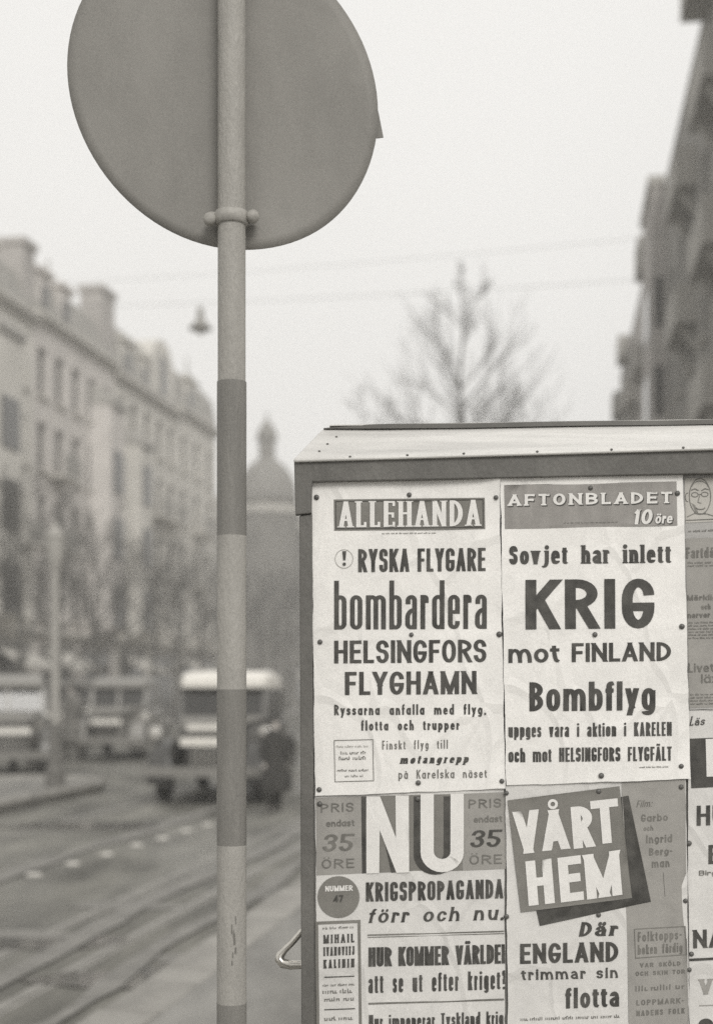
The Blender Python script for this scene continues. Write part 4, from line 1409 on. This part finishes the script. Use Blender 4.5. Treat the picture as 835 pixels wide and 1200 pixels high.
class Poster:
    def __init__(s, label, corners, layer, m, seed, curl=None, wave=1.0, folds=()):
        """corners TL, TR, BR, BL in board pixels"""
        s.c = corners; s.layer = layer; s.seed = seed; s.w = wave
        r = random.Random(seed)
        s.ph = [r.uniform(0, 6.3) for _ in range(8)]
        s.curl = curl
        s.folds = folds
        cx_ = sum(p[0] for p in corners) / 4
        s.t = thing('newspaper_placard', label, 'placard', (kx(cx_), BD, kz(corners[2][1])), 0, 'placards pinned to the kiosk')
        s.o = s.t.location.copy()
        nx, ny = 44, 90
        vs = []; fs = []
        TL, TR, BR, BL = corners
        for j in range(ny + 1):
            for i in range(nx + 1):
                u, v = i / nx, j / ny
                px = (TL[0] * (1 - u) + TR[0] * u) * (1 - v) + (BL[0] * (1 - u) + BR[0] * u) * v
                py = (TL[1] * (1 - u) + TR[1] * u) * (1 - v) + (BL[1] * (1 - u) + BR[1] * u) * v
                # slightly uneven torn edge
                if i in (0, nx): px += .35 * math.sin(j * .23 + s.ph[0]) + .35 * math.sin(j * .61 + s.ph[4]) * math.sin(j * .13) + r.uniform(-.15, .15)
                if j in (0, ny): py += .35 * math.sin(i * .31 + s.ph[1]) + .25 * math.sin(i * .9 + s.ph[5]) * math.sin(i * .2) + r.uniform(-.12, .12)
                vs.append(s.P(px, py, 0))
        for j in range(ny):
            for i in range(nx):
                a = j * (nx + 1) + i
                fs.append((a, a + nx + 1, a + nx + 2, a + 1))
        me_obj('sheet', vs, fs, m, s.t, smooth=True)

    def h(s, px, py):
        p = s.ph
        w = .0011 * math.sin(px / 31 + p[0] + .4 * math.sin(py / 80)) + .0010 * math.sin(px / 60 + py / 45 + p[1]) + .0006 * math.sin(py / 28 + p[2] + .5 * math.sin(px / 50)) + .0003 * math.sin(px / 17 - py / 39 + p[3])
        w += .0030
        for fy0 in s.folds: w += .0011 * math.exp(-abs(py - fy0 + .02 * (px - 480)) / 5.0)
        v = s.layer * .0042 + w * s.w
        if s.curl:
            for cx_, cy_, r_, a_ in s.curl:
                d = math.hypot(px - cx_, py - cy_)
                if d < r_: v += a_ * (1 - d / r_) ** 2
        return v

    def P(s, px, py, ink):
        y = BD - s.h(px, py) - ink * 2.7
        return (kx(px) - s.o.x, y - s.o.y, kz(py) - s.o.z)

    def put(s, name, polys, ink, m, label=None, grid=9.0):
        v, f_ = cdt_mesh(polys, grid)
        vs = [s.P(a, b, ink) for a, b in v]
        o = me_obj(name, vs, [t_[::-1] for t_ in f_], m, s.t, smooth=True)
        if label: o['label'] = label
        return o

    def text(s, txt, x0, x1, yl, yr, cap, stem, m=None, ink=.0004, clip=None, **kw):
        m = m or M['ink']
        sl = (yr - yl) / (x1 - x0)
        polys = []
        for p in layout(txt, x0, x1, cap, stem, **kw):
            q = [(x0 + a + b * (-sl) * -0, yl + sl * a - b) for a, b in p]
            if clip is not None:
                q = [(b_, a_) for a_, b_ in q]
                q = clip_poly(q, clip[0], clip[1])
                q = [(a_, b_) for b_, a_ in q]
                if not q: continue
            polys.append(q)
        if polys:
            s.put('lettering', polys, ink, m, 'printed words "%s"' % txt)

    def rule(s, x0, y0, x1, y1, th, m=None, ink=.0004, name='printed_rule'):
        dx, dy = x1 - x0, y1 - y0; l = math.hypot(dx, dy); nx, ny = -dy / l * th / 2, dx / l * th / 2
        s.put(name, [[(x0 + nx, y0 + ny), (x1 + nx, y1 + ny), (x1 - nx, y1 - ny), (x0 - nx, y0 - ny)]], ink, m or M['ink'])

    def frame(s, q, th, m, ink=.0004):
        pol = []
        for i in range(4):
            a, b = q[i], q[(i + 1) % 4]
            dx, dy = b[0] - a[0], b[1] - a[1]; l = math.hypot(dx, dy); ex, ey = dx / l * th / 2, dy / l * th / 2
            nx, ny = -ey, ex
            pol.append([(a[0] - ex + nx, a[1] - ey + ny), (b[0] + ex + nx, b[1] + ey + ny), (b[0] + ex - nx, b[1] + ey - ny), (a[0] - ex - nx, a[1] - ey - ny)])
        s.put('printed_box', pol, ink, m)

    def tiny(s, x0, x1, yl, yr, h_, m, seed=1, lines=1, lead=0, ink=.0004, cap=None):
        """print too small to read: words as runs of letter-like strokes"""
        rn_ = random.Random(seed)
        pol = []
        for k_ in range(lines):
            x_ = x0
            while x_ < x1 - 1:
                wd = min(rn_.uniform(5, 14) * h_ / 3.2, x1 - x_)
                e = x_ + wd
                while x_ < e - .6:
                    st_ = max(h_ * .22, .5)
                    y_ = yl + (yr - yl) * (x_ - x0) / (x1 - x0) + k_ * lead
                    top = y_ - h_ * rn_.choice((.65, .7, .7, 1))
                    pol.append([(x_, y_), (x_ + st_, y_), (x_ + st_, top), (x_, top)])
                    if rn_.random() < .6:
                        yy = rn_.choice((y_ - .12 * h_, top + .12 * h_))
                        pol.append([(x_ + st_ * .5, yy - .11 * h_), (x_ + h_ * .5, yy - .11 * h_), (x_ + h_ * .5, yy + .11 * h_), (x_ + st_ * .5, yy + .11 * h_)])
                    x_ += h_ * .55
                x_ += h_ * .6
        s.put('small_print', pol, ink, m, grid=30)

    def pins(s, lst):
        global PINME
        for px, py in lst:
            if PINME is None:
                m_ = Matrix.Rotation(R(90), 4, 'X')
                PINME = MB().lathe([(.0049, 0), (.0050, .0008), (.0040, .0022), (.0022, .0031), (.0008, .0034)], 14, m_).build('drawing_pin', M['tack'], s.t, smooth=True)
                o = PINME
            else:
                o = link(bpy.data.objects.new('drawing_pin', PINME.data), s.t)
            p = s.P(px, py, .0004)
            o.location = p
            rn_ = random.Random(int(px * 7 + py))
            o.rotation_euler = (rn_.uniform(-.2, .2), rn_.uniform(-.2, .2), rn_.uniform(-.2, .2))
            q = rn_.uniform(.85, 1.12)
            o.scale = (q, q, q)


PINME = None
INK = M['ink']

# ---- lower left: the NU poster
p = Poster('magazine poster with the huge white letters NU, lower left of the kiosk board',
           [(369, 931), (590, 922), (592, 1330), (373, 1338)], 0, M['paper_old'], 5, wave=.8)
G_ = lambda y, x: y - (x - 369) * .028       # the print rises slightly to the right
p.put('printed_panel', [[(370, 935), (423, 933), (424, 1023), (371, 1025.5)]], .0003, M['ink_pale'])
p.put('printed_panel', [[(541, 930), (592, 928), (592, 1018), (542, 1020)]], .0003, M['ink_pale'])
p.put('printed_panel', [[(423.5, 933), (540.6, 930), (541.6, 1020), (424.5, 1023)]], .0003, M['ink_mid'])
# shadows first, then white letters N and U
Ns = lambda dx, dy: [[(429 + dx, 933 + dy), (445 + dx, 933 + dy), (444 + dx, 1023 + dy), (429 + dx, 1023.5 + dy)], [(463 + dx, 932 + dy), (478.5 + dx, 932 + dy), (479 + dx, 1022 + dy), (464 + dx, 1022.5 + dy)],
                     [(429 + dx, 933 + dy), (445 + dx, 933 + dy), (479 + dx, 1022 + dy), (464 + dx, 1022 + dy)]]


def Us(dx, dy):
    path = [(500 + dx, 931 + dy)] + [(500 + dx + 17.5 * (1 - math.cos(math.pi * i / 12)), 998 + dy + 16 * math.sin(math.pi * i / 12)) for i in range(13)] + [(535 + dx, 930 + dy)]
    return [[(a, -b) for a, b in q] for q in stroke([(a, -b) for a, b in path], False, 15.5, 15.5, -1025 - dy, -930 - dy, .5)]


p.put('lettering', Ns(-6.5, 0)[:0] + [[(423, 933.5), (429, 933.5), (430, 1023), (424, 1023.4)], []][:1], .0004, INK, 'black shadow left of the letter N')
p.put('lettering', [[(444, 958), (450, 948), (465, 990), (465, 1022), (458, 1022.5)]], .0004, INK, 'black shadow inside the letter N')
p.put('lettering', [[q_ for q_ in q] for q in Us(-8, 3)], .0005, INK, 'black shadow of the letter U')
p.put('lettering', Ns(0, 0), .0008, M['ink_white'], 'huge white letter N')
p.put('lettering', Us(0, 0), .0009, M['ink_white'], 'huge white letter U')
for dx in (0, 172.5):
    cl_ = (360, 591)
    sf = M['ink_soft']
    p.text('PRIS', 376 + dx, 414 + dx, G_(952, 376 + dx) + .2, G_(952, 414 + dx), 10.5, 1.6, sf, clip=cl_, geo=True, rk=9, track=2.0, hor=1.5, ink=.0006)
    p.text('endast', 382 + dx, 415 + dx, G_(969, 380 + dx), G_(969, 415 + dx), 8, 1.5, sf, clip=cl_, geo=True, rk=9, track=.6, ink=.0006, hor=1.3)
    p.text('35', 377 + dx, 412 + dx, G_(998, 378 + dx), G_(998, 413 + dx), 20, 4.6, INK if dx else sf, clip=cl_, rk=9, shear=.18, track=.7, hor=2.6, ink=.0006)
    p.text('ÖRE', 377 + dx, 415 + dx, G_(1018, 377 + dx), G_(1018, 415 + dx), 11, 1.7, sf, clip=cl_, geo=True, rk=9, track=2.0, hor=1.5, ink=.0006)
p.put('printed_disc', [disc(396.5, 1051, 24.5, 24.5, 40)], .0004, M['ink_mid'])
p.text('NUMMER', 381, 413, 1044.5, 1043.5, 6.5, 1.5, M['ink_white'], ink=.0008, track=.5)
p.text('47', 391, 402, 1057, 1056.5, 8, 1.7, INK, ink=.0008)
p.frame([(371, 1081.5), (420.5, 1079.5), (424, 1345), (374, 1347)], 3.4, M['ink_mid'])
p.tiny(378, 414, 1089, 1087.5, 3.0, M['ink_soft'], 3)
for i, w_ in enumerate(('MIHAIL', 'IVANOVITJ', 'KALININ')):
    p.text(w_, 379, 415, 1105.5 + i * 14.6, 1104 + i * 14.6, 10.2, 1.9, M['ink'], hor=1.6, track=1.0 if i != 1 else .55, serif=.25)
p.rule(380, 1145, 415, 1143.6, 1.2)
p.tiny(378, 416, 1156, 1154.5, 3.2, M['ink_soft'], 4)
p.tiny(378, 416, 1164.5, 1163, 5.2, M['ink_soft'], 5)
p.tiny(380, 416, 1173.5, 1172, 5.0, M['ink_soft'], 6)
p.rule(380, 1183, 416, 1181.6, 1.2)
p.tiny(380, 416, 1196, 1194.5, 5.0, M['ink_soft'], 7)
p.text('KRIGSPROPAGANDA', 428.5, 589, 1056.5, 1052.5, 22.5, 3.9, track=.55, hor=3.0, rk=1.3)
p.text('förr och nu.', 431, 589, 1081.5, 1077.5, 16.5, 3.5, xh=.72, shear=.2, hor=2.1, track=.9, space=2.6, rk=5, serif=.4)
p.rule(430.5, 1095.6, 590, 1091, 1.5, M['ink_soft'])
p.rule(430.5, 1098.2, 590, 1093.6, .9, M['ink_soft'])
p.text('HUR KOMMER VÄRLDEN', 431.5, 596, 1132.5, 1128.5, 22.5, 4.0, track=.22, hor=3.2, rk=1.3, space=1.5, clip=(400, 591))
p.text('att se ut efter kriget?', 431.5, 592, 1163.5, 1158.5, 22, 3.1, xh=.76, track=.75, hor=2.5, rk=2, space=2.2, clip=(400, 591))
p.rule(431.5, 1175.8, 590, 1170.8, 2.2, M['ink_soft'])
p.text('Hur imponerar Tyskland kriget', 432, 600, 1205, 1200, 16, 2.4, xh=.72, track=.6, hor=2, rk=2, space=1.8, clip=(400, 591))
p.pins([(374.5, 942), (489, 936)])

# ---- lower middle: the VÅRT HEM poster
p = Poster('magazine poster with the words VÅRT HEM on a tilted dark square',
           [(591.5, 920), (802, 912), (808, 1330), (596, 1338)], .7, M['paper_old'], 9, wave=.8)
p.put('printed_panel', [[(727, 916), (801, 912.5), (806.5, 1330), (738, 1334), (733.5, 1100)]], .0003, M['ink_pale'])
p.put('printed_panel', [[(724, 934), (735, 932), (761, 1056), (631.5, 1084.5), (627, 1064)]], .0005, INK, 'black shadow of the tilted square')
p.put('printed_panel', [[(593.8, 937.5), (724.3, 921), (738.8, 1051.5), (609.3, 1068.5)]], .0008, M['ink_mid'], 'tilted dark square')


def tl(txt, boxes, m, ink):
    for ch, (x0, yb0, x1, yb1, cap, stem) in zip(txt, boxes):
        pol = layout(ch, 0, x1 - x0, cap, stem, hor=stem * .85, rk=1.2)
        sl = (yb1 - yb0) / (x1 - x0); lean = .08
        if ch == 'Å':
            pol = [q for q in pol]
        p.put('lettering', [[(x0 + a - b * lean * 1.0, yb0 + sl * a - b) for a, b in q] for q in pol], ink, m, 'white letter ' + ch)


tl('VÅRT', [(604, 1001, 633, 998, 50, 11), (635.5, 997, 666, 994, 47, 11), (671, 994.5, 695, 991.5, 49, 11), (694, 989.5, 726, 986, 51, 11)], M['ink_white'], .0012)
tl('HEM', [(618.5, 1061, 649, 1057.5, 52, 11.5), (656, 1057, 683, 1053.5, 52, 11.5), (686.5, 1053.5, 727.5, 1047.5, 52, 11.5)], M['ink_white'], .0012)
p.text('Där', 677, 721, 1097, 1095.5, 17, 4.9, xh=.7, shear=.2, hor=2.2, rk=6, track=.6, serif=.7)
p.text('ENGLAND', 608.5, 723, 1129, 1126, 23.5, 5.0, hor=3.8, rk=2.0, track=.5)
p.text('trimmar sin', 610, 722.5, 1148, 1145, 12.5, 2.6, xh=.75, hor=2.0, geo=False, rk=4, track=.9, space=2.6, serif=.3)
p.text('flotta', 661.5, 724, 1181, 1178.5, 24, 4.7, xh=.74, hor=3.6, rk=2.2, track=.6)
p.tiny(609, 725, 1195.5, 1191.5, 4.0, M['ink_soft'], 13)
sf = M['ink_soft']
p.text('Film:', 744, 762, 946, 945, 8, 1.1, M['ink_soft'], shear=.25, geo=True, rk=6, track=1)
p.text('Garbo', 749.5, 781, 963, 961.5, 9, 1.9, sf, xh=.72, geo=True, rk=9, track=.6, hor=1.6)
p.text('och', 752.5, 764, 973.5, 973, 6, 1.2, sf, geo=True, rk=9)
p.text('Ingrid', 755.5, 786, 988, 986.5, 9.5, 1.9, sf, xh=.72, geo=True, rk=9, track=.7, hor=1.6)
p.text('Berg-', 759, 786, 1002.5, 1001, 9, 1.9, sf, xh=.72, geo=True, rk=9, track=.6, hor=1.6)
p.text('man', 762, 783, 1016.5, 1015.5, 9, 1.9, sf, xh=.8, geo=True, rk=9, track=.7, hor=1.6)
p.rule(775.5, 1022, 777.5, 1050, .8, sf)
p.frame([(741.5, 1088), (801, 1085), (802.5, 1118), (743, 1122)], 1.2, sf)
p.text('Folktopps-', 745.5, 797, 1103, 1100, 11.5, 1.9, sf, xh=.7, track=.8, hor=1.6, rk=2)
p.text('boken färdig', 745.5, 798, 1118, 1115, 11.5, 1.9, sf, xh=.7, track=.6, hor=1.6, rk=2, space=2)
p.text('VAR SKÖLD', 748, 796, 1133, 1131, 5.2, 1.5, sf, track=.9, hor=1.1, space=2.2)
p.text('OCH SKIN TOR', 743, 801, 1143, 1140.5, 5.2, 1.5, sf, track=.8, hor=1.1, space=2)
p.tiny(743, 801, 1161, 1158, 6.5, sf, 21)
p.text('LOPPMARK-', 744, 800, 1177.5, 1175, 6.5, 1.7, sf, track=.9, hor=1.2)
p.text('NADENS FOLK', 744, 801, 1190, 1187, 6.5, 1.7, sf, track=.9, hor=1.2, space=2)
p.pins([(592.5, 929), (700, 927), (796.5, 922), (592.5, 1073.5), (700, 1071.5), (801.5, 1055), (809, 1117)][:6])

# ---- right edge: drawing, newsprint, white poster
p = Poster('grey sheet with a line drawing of a bald man in spectacles',
           [(797, 556), (990, 549), (992, 628), (799, 632)], .2, M['newsprint'], 12, wave=.8)
p.put('printed_panel', [[(801, 561), (843, 559.5), (844, 611), (802, 613)]], .0003, mat("drawing_ground", .50, var=.06, scale=20))
fc = []


def curve(pts, th, closed=False):
    q = stroke([(a, -b) for a, b in pts], closed, th, th, -9999, 9999, .3)
    return [[(a, -b) for a, b in z] for z in q]


def arc(cx_, cy_, rx, ry, a0, a1, n=14):
    return [(cx_ + rx * math.cos(R(a0 + (a1 - a0) * i / n)), cy_ + ry * math.sin(R(a0 + (a1 - a0) * i / n))) for i in range(n + 1)]


fc += curve(arc(819, 582, 12.5, 21, 0, 348, 26), .9, True)
fc += curve(arc(819, 572, 9.5, 8, 190, 350), .6)
fc += curve(arc(813, 580, 4.0, 2.6, 0, 340), .8, True) + curve(arc(824.5, 579.5, 4.0, 2.6, 0, 340), .8, True)
fc += curve([(817, 579.6), (820.6, 579.4)], .7) + curve([(809, 574.5), (813, 573), (817, 575)], 1.2) + curve([(821, 575), (825, 572.8), (829, 574)], 1.2)
fc += curve([(818.5, 581), (816.5, 589), (820.5, 590)], .7) + curve(arc(819.5, 595, 5.0, 2.2, 10, 170), 1.1) + curve(arc(819, 600, 7, 3, 20, 160), .6)
fc += curve(arc(804.5, 583, 2.6, 5, 80, 280), .8) + curve([(804, 606), (812, 602), (827, 602.5), (838, 606)], .9) + curve([(803, 610), (838, 608.5)], 1.0)
for i in range(6): fc += curve([(809 + i * .8, 590 + i * 1.8), (813.5 + i * .8, 593 + i * 1.8)], .4)
p.put('drawn_portrait', fc, .0006, M['ink_soft'])
p.tiny(805, 842, 624, 622.5, 2.6, M['ink_soft'], 31)
p = Poster('grey newsprint sheet with small headings, at the right edge under the drawn portrait',
           [(799, 629), (990, 622), (994, 826), (806, 832)], .35, M['newsprint'], 14, wave=.8)
sf = M['ink_soft']
p.put('printed_panel', [[(801.5, 631.5), (850, 630), (856, 828), (806, 829.5)]], .0003, M['ink_pale'])
p.text('Fartdåren', 802.5, 852, 654.5, 653, 12.5, 2.1, sf, xh=.72, track=.7, hor=1.7, rk=2, ink=.0006)
p.tiny(804, 852, 661, 660, 2.4, sf, 41, ink=.0006)
p.tiny(804, 852, 664.5, 663.5, 2.4, sf, 42, ink=.0006)
p.text('Märkliga', 803.5, 845, 704, 703, 6.5, 1.5, sf, xh=.72, track=.7, ink=.0006)
p.text('och', 820, 831, 714.5, 714, 6.5, 1.5, sf, xh=.72, ink=.0006)
p.text('nerver förr', 804, 850, 724.5, 723, 6.5, 1.4, sf, xh=.72, track=.6, space=2, ink=.0006)
for i in range(6): p.tiny(805, 852, 731 + i * 3.6, 730 + i * 3.6, 2.2, sf, 50 + i, ink=.0006)
p.text('Livets', 805, 842, 788, 787, 10.5, 1.8, sf, xh=.72, track=.8, geo=True, rk=6, ink=.0006)
p.text('läxa', 820, 850, 800.5, 799.5, 10.5, 1.8, sf, xh=.72, track=.8, geo=True, rk=6, ink=.0006)
for i in range(4): p.tiny(807, 852, 815 + i * 3.6, 814 + i * 3.6, 2.2, sf, 60 + i, ink=.0006)
p = Poster('white poster with a black letter block and bold cut-off headings, at the lower right edge',
           [(804, 832), (994, 826), (1000, 1330), (808, 1338)], .15, M['paper_old'], 17, wave=.8)
p.text('Läs', 806.5, 824, 850.5, 849.5, 11, 1.6, None, xh=.6, shear=.25, rk=6, track=.5, serif=.3)
p.put('printed_panel', [[(807, 865.5), (860, 863.5), (861, 921), (808.5, 923.5)]], .0003, INK)
p.put('lettering', [[(825.5, 866), (843, 865), (843.5, 905), (860, 904.5), (860.5, 909), (826.5, 910)]], .0006, M['ink_white'], 'white letter L on black')
p.text('HUR', 815, 868, 967.5, 965.5, 23.5, 4.8, hor=3.6, rk=1.5, track=.6)
p.text('EN', 829, 868, 1012.5, 1011, 22.5, 4.8, hor=3.6, rk=1.5, track=.6)
p.text('Birger', 818, 852, 1026, 1025, 6, 1.3, sf, xh=.7, track=.7)
p.text('NÅR', 811, 864, 1111, 1109, 21.5, 4.6, hor=3.6, rk=1.5, track=.6)
p.rule(806.5, 1124.5, 862, 1121.5, 3.0)
p.text('VED', 818, 872, 1165, 1163, 18, 5.2, M['ink_pale'], hor=2.6, rk=1.5, track=.6, serif=1.2)
p.rule(818, 1178, 862, 1176.5, 1.2, M['ink_pale'])
p.put('printed_disc', [disc(826, 1201, 9, 8, 24)], .0004, INK)
p.pins([(806, 988), (809, 1117.5), (806.5, 1136)])

# ---- upper left: Allehanda
p = Poster('white placard headed ALLEHANDA with the big word bombardera',
           [(365, 562.5), (584, 557.5), (591, 924), (369, 932.5)], 1.0, M['paper'], 21, curl=[(588, 554, 42, .014), (369, 935, 14, .003)], folds=(747,))
g_ = lambda y, x: y - (x - 391) * .017
p.put('printed_panel', [[(391, 586), (567, 584), (567.5, 620.5), (391.5, 622.5)]], .0003, M['ink_mid'])
p.frame([(393.3, 588.2), (564.8, 586.2), (565.3, 618.4), (393.7, 620.3)], .8, M['ink'], .0006)
p.text('ALLEHANDA', 397, 561.5, 619, 617, 30.5, 5.4, M['ink_white'], hor=2.4, rk=1.6, track=.12, serif=1.7, ink=.0009)
p.tiny(447, 511, 626.5, 625.8, 1.7, M['ink_soft'], 71)
p.put('printed_ring', [q for q in curve(arc(403, 655.5, 10.4, 10.8, 0, 350, 30), .6, True)], .0004, M['ink_pale'])
p.put('lettering', [[(401, 646.5), (405.6, 646.5), (404.6, 657), (402, 657)], disc(403.3, 661.6, 2.0, 2.0)], .0006, INK, 'exclamation mark')
p.text('RYSKA FLYGARE', 419.5, 568, 671, 669.5, 27, 4.3, hor=3.4, rk=1.25, track=.48, space=1.3)
p.text('bombardera', 391.5, 569.5, 738, 737, 57, 5.5, xh=.70, hor=4.2, rk=1.15, track=.75)
p.text('HELSINGFORS', 391.5, 569, 777.5, 776, 26.5, 4.9, hor=3.9, rk=1.7, track=.5)
p.text('FLYGHAMN', 404, 557.5, 814.5, 813.2, 27, 5.3, hor=4.1, rk=1.7, track=.55)
p.text('Ryssarna anfalla med flyg,', 391.5, 568.5, 838, 837, 12.3, 2.15, xh=.66, hor=1.75, geo=True, rk=3, track=.95, space=3.4)
p.text('flotta och trupper', 423, 537.5, 856, 855, 12.0, 2.15, xh=.66, hor=1.75, geo=True, rk=3, track=.95, space=3.2)
p.frame([(391.5, 867.5), (436.5, 866.5), (437.5, 914.5), (392.5, 915.8)], .8, M['ink_soft'])
p.tiny(394, 434, 876, 875.3, 2.6, M['ink_pale'], 81)
p.tiny(399, 430, 884, 883.3, 3.8, M['ink_soft'], 82)
p.tiny(397, 431, 890.5, 889.8, 4.2, M['ink_soft'], 83)
p.tiny(395, 433, 904, 903.3, 3.0, M['ink_soft'], 84)
p.tiny(404, 426, 910.5, 910, 2.6, M['ink_soft'], 85)
p.text('Finskt flyg till', 447.5, 524, 878.2, 877, 10.5, 1.35, M['ink_soft'], xh=.66, hor=1.2, geo=True, rk=4, track=1.5, space=4.5)
p.text('motangrepp', 468, 547.5, 894.8, 893.6, 10.3, 2.6, xh=.66, hor=1.1, shear=.25, rk=5, track=.7, serif=.5)
p.text('på Karelska näset', 466.5, 569.5, 912.5, 911, 10.5, 1.35, M['ink_soft'], xh=.66, hor=1.2, geo=True, rk=4, track=1.5, space=4.5)
p.pins([(371, 583.5), (479, 580.5), (580, 584), (375, 752.5), (481.5, 744), (584, 743.5), (374, 925), (489.5, 917), (587, 915)])

# ---- upper right: Aftonbladet
p = Poster('white placard headed AFTONBLADET with the big word KRIG',
           [(585, 558.5), (798, 553.5), (807, 912.5), (592, 920)], 1.8, M['paper'], 27, curl=[(586, 557, 26, .003), (800, 552, 18, .003), (590, 919, 14, .002)], folds=(739,))
hd = mat("heading_panel_grey_ink", 0.30, rough=.7, var=.16, scale=12, stretch=(3, 1, .6), fine=500, tint=(1, .955, .90))
p.put('printed_panel', [[(589.5, 569.5), (790.5, 565), (791.5, 616.5), (590.5, 620.5)]], .0003, hd)
for dx, dy, m_, ik in ((1.3, 1.2, INK, .0005), (0, 0, M['ink_white'], .0009)):
    p.text('AFTONBLADET', 594 + dx, 785 + dx, 594 + dy, 590.5 + dy, 13.4, 3.9, m_, hor=2.4, rk=2.5, track=.55, serif=1.1, ink=ik)
    p.text('10', 739 + dx, 761 + dx, 615.5 + dy, 615 + dy, 17.5, 4.2, m_, hor=3, rk=1.7, track=.5, shear=.15, ink=ik)
    p.text('öre', 765 + dx, 785 + dx, 614.5 + dy, 614 + dy, 11, 2.4, m_, xh=.8, hor=1.9, rk=2.5, track=.4, shear=.15, ink=ik)
p.tiny(659, 722, 614.5, 613.5, 1.5, M['ink_soft'], 91)
p.text('Sovjet har inlett', 595.5, 784, 662, 660, 21.5, 4.7, xh=.73, hor=2.3, rk=2.2, track=.18, space=2.3, serif=.9)
p.text('KRIG', 614.5, 764.5, 738, 736.5, 58, 12.6, hor=9.8, rk=1.5, track=.62)
p.text('mot FINLAND', 594.5, 784, 777, 774.5, 22.0, 4.8, xh=.74, hor=3.6, rk=6, track=.5, space=2.0, geo=True)
p.text('Bombflyg', 619, 766, 833.5, 832, 34, 6.6, xh=.76, hor=5.0, rk=1.7, track=.55)
p.text('uppges vara i aktion i KARELEN', 594.5, 785, 864, 862, 16.2, 2.5, xh=.74, hor=2.0, rk=1.4, track=.6, space=2.5)
p.text('och mot HELSINGFORS FLYGFÄLT', 594.5, 785, 893, 891, 16.5, 2.7, xh=.74, hor=2.1, rk=1.4, track=.45, space=2.4)
p.tiny(747, 781, 899.5, 899, 1.8, M['ink_soft'], 95)
p.pins([(690, 573), (791.5, 579), (695, 744), (796.5, 734.5), (702.5, 908.5), (796, 897.5)])

# ------------------------------------------------------------------ damp winter air
hz = MB().box(-302, 302, -62, 422, -1.0, 27.5).build('haze', None)
hm = bpy.data.materials.new('damp_winter_air'); hm.use_nodes = True
ht = hm.node_tree
for n_ in list(ht.nodes):
    if n_.type == 'BSDF_PRINCIPLED': ht.nodes.remove(n_)
pv = ht.nodes.new('ShaderNodeVolumePrincipled')
pv.inputs['Color'].default_value = (1.0, 0.993, 0.98, 1)
pv.inputs['Density'].default_value = 0.003
pv.inputs['Anisotropy'].default_value = 0.0
ht.links.new(pv.outputs[0], [n_ for n_ in ht.nodes if n_.type == 'OUTPUT_MATERIAL'][0].inputs['Volume'])
hz.data.materials.append(hm)
tag(hz, kind='stuff')
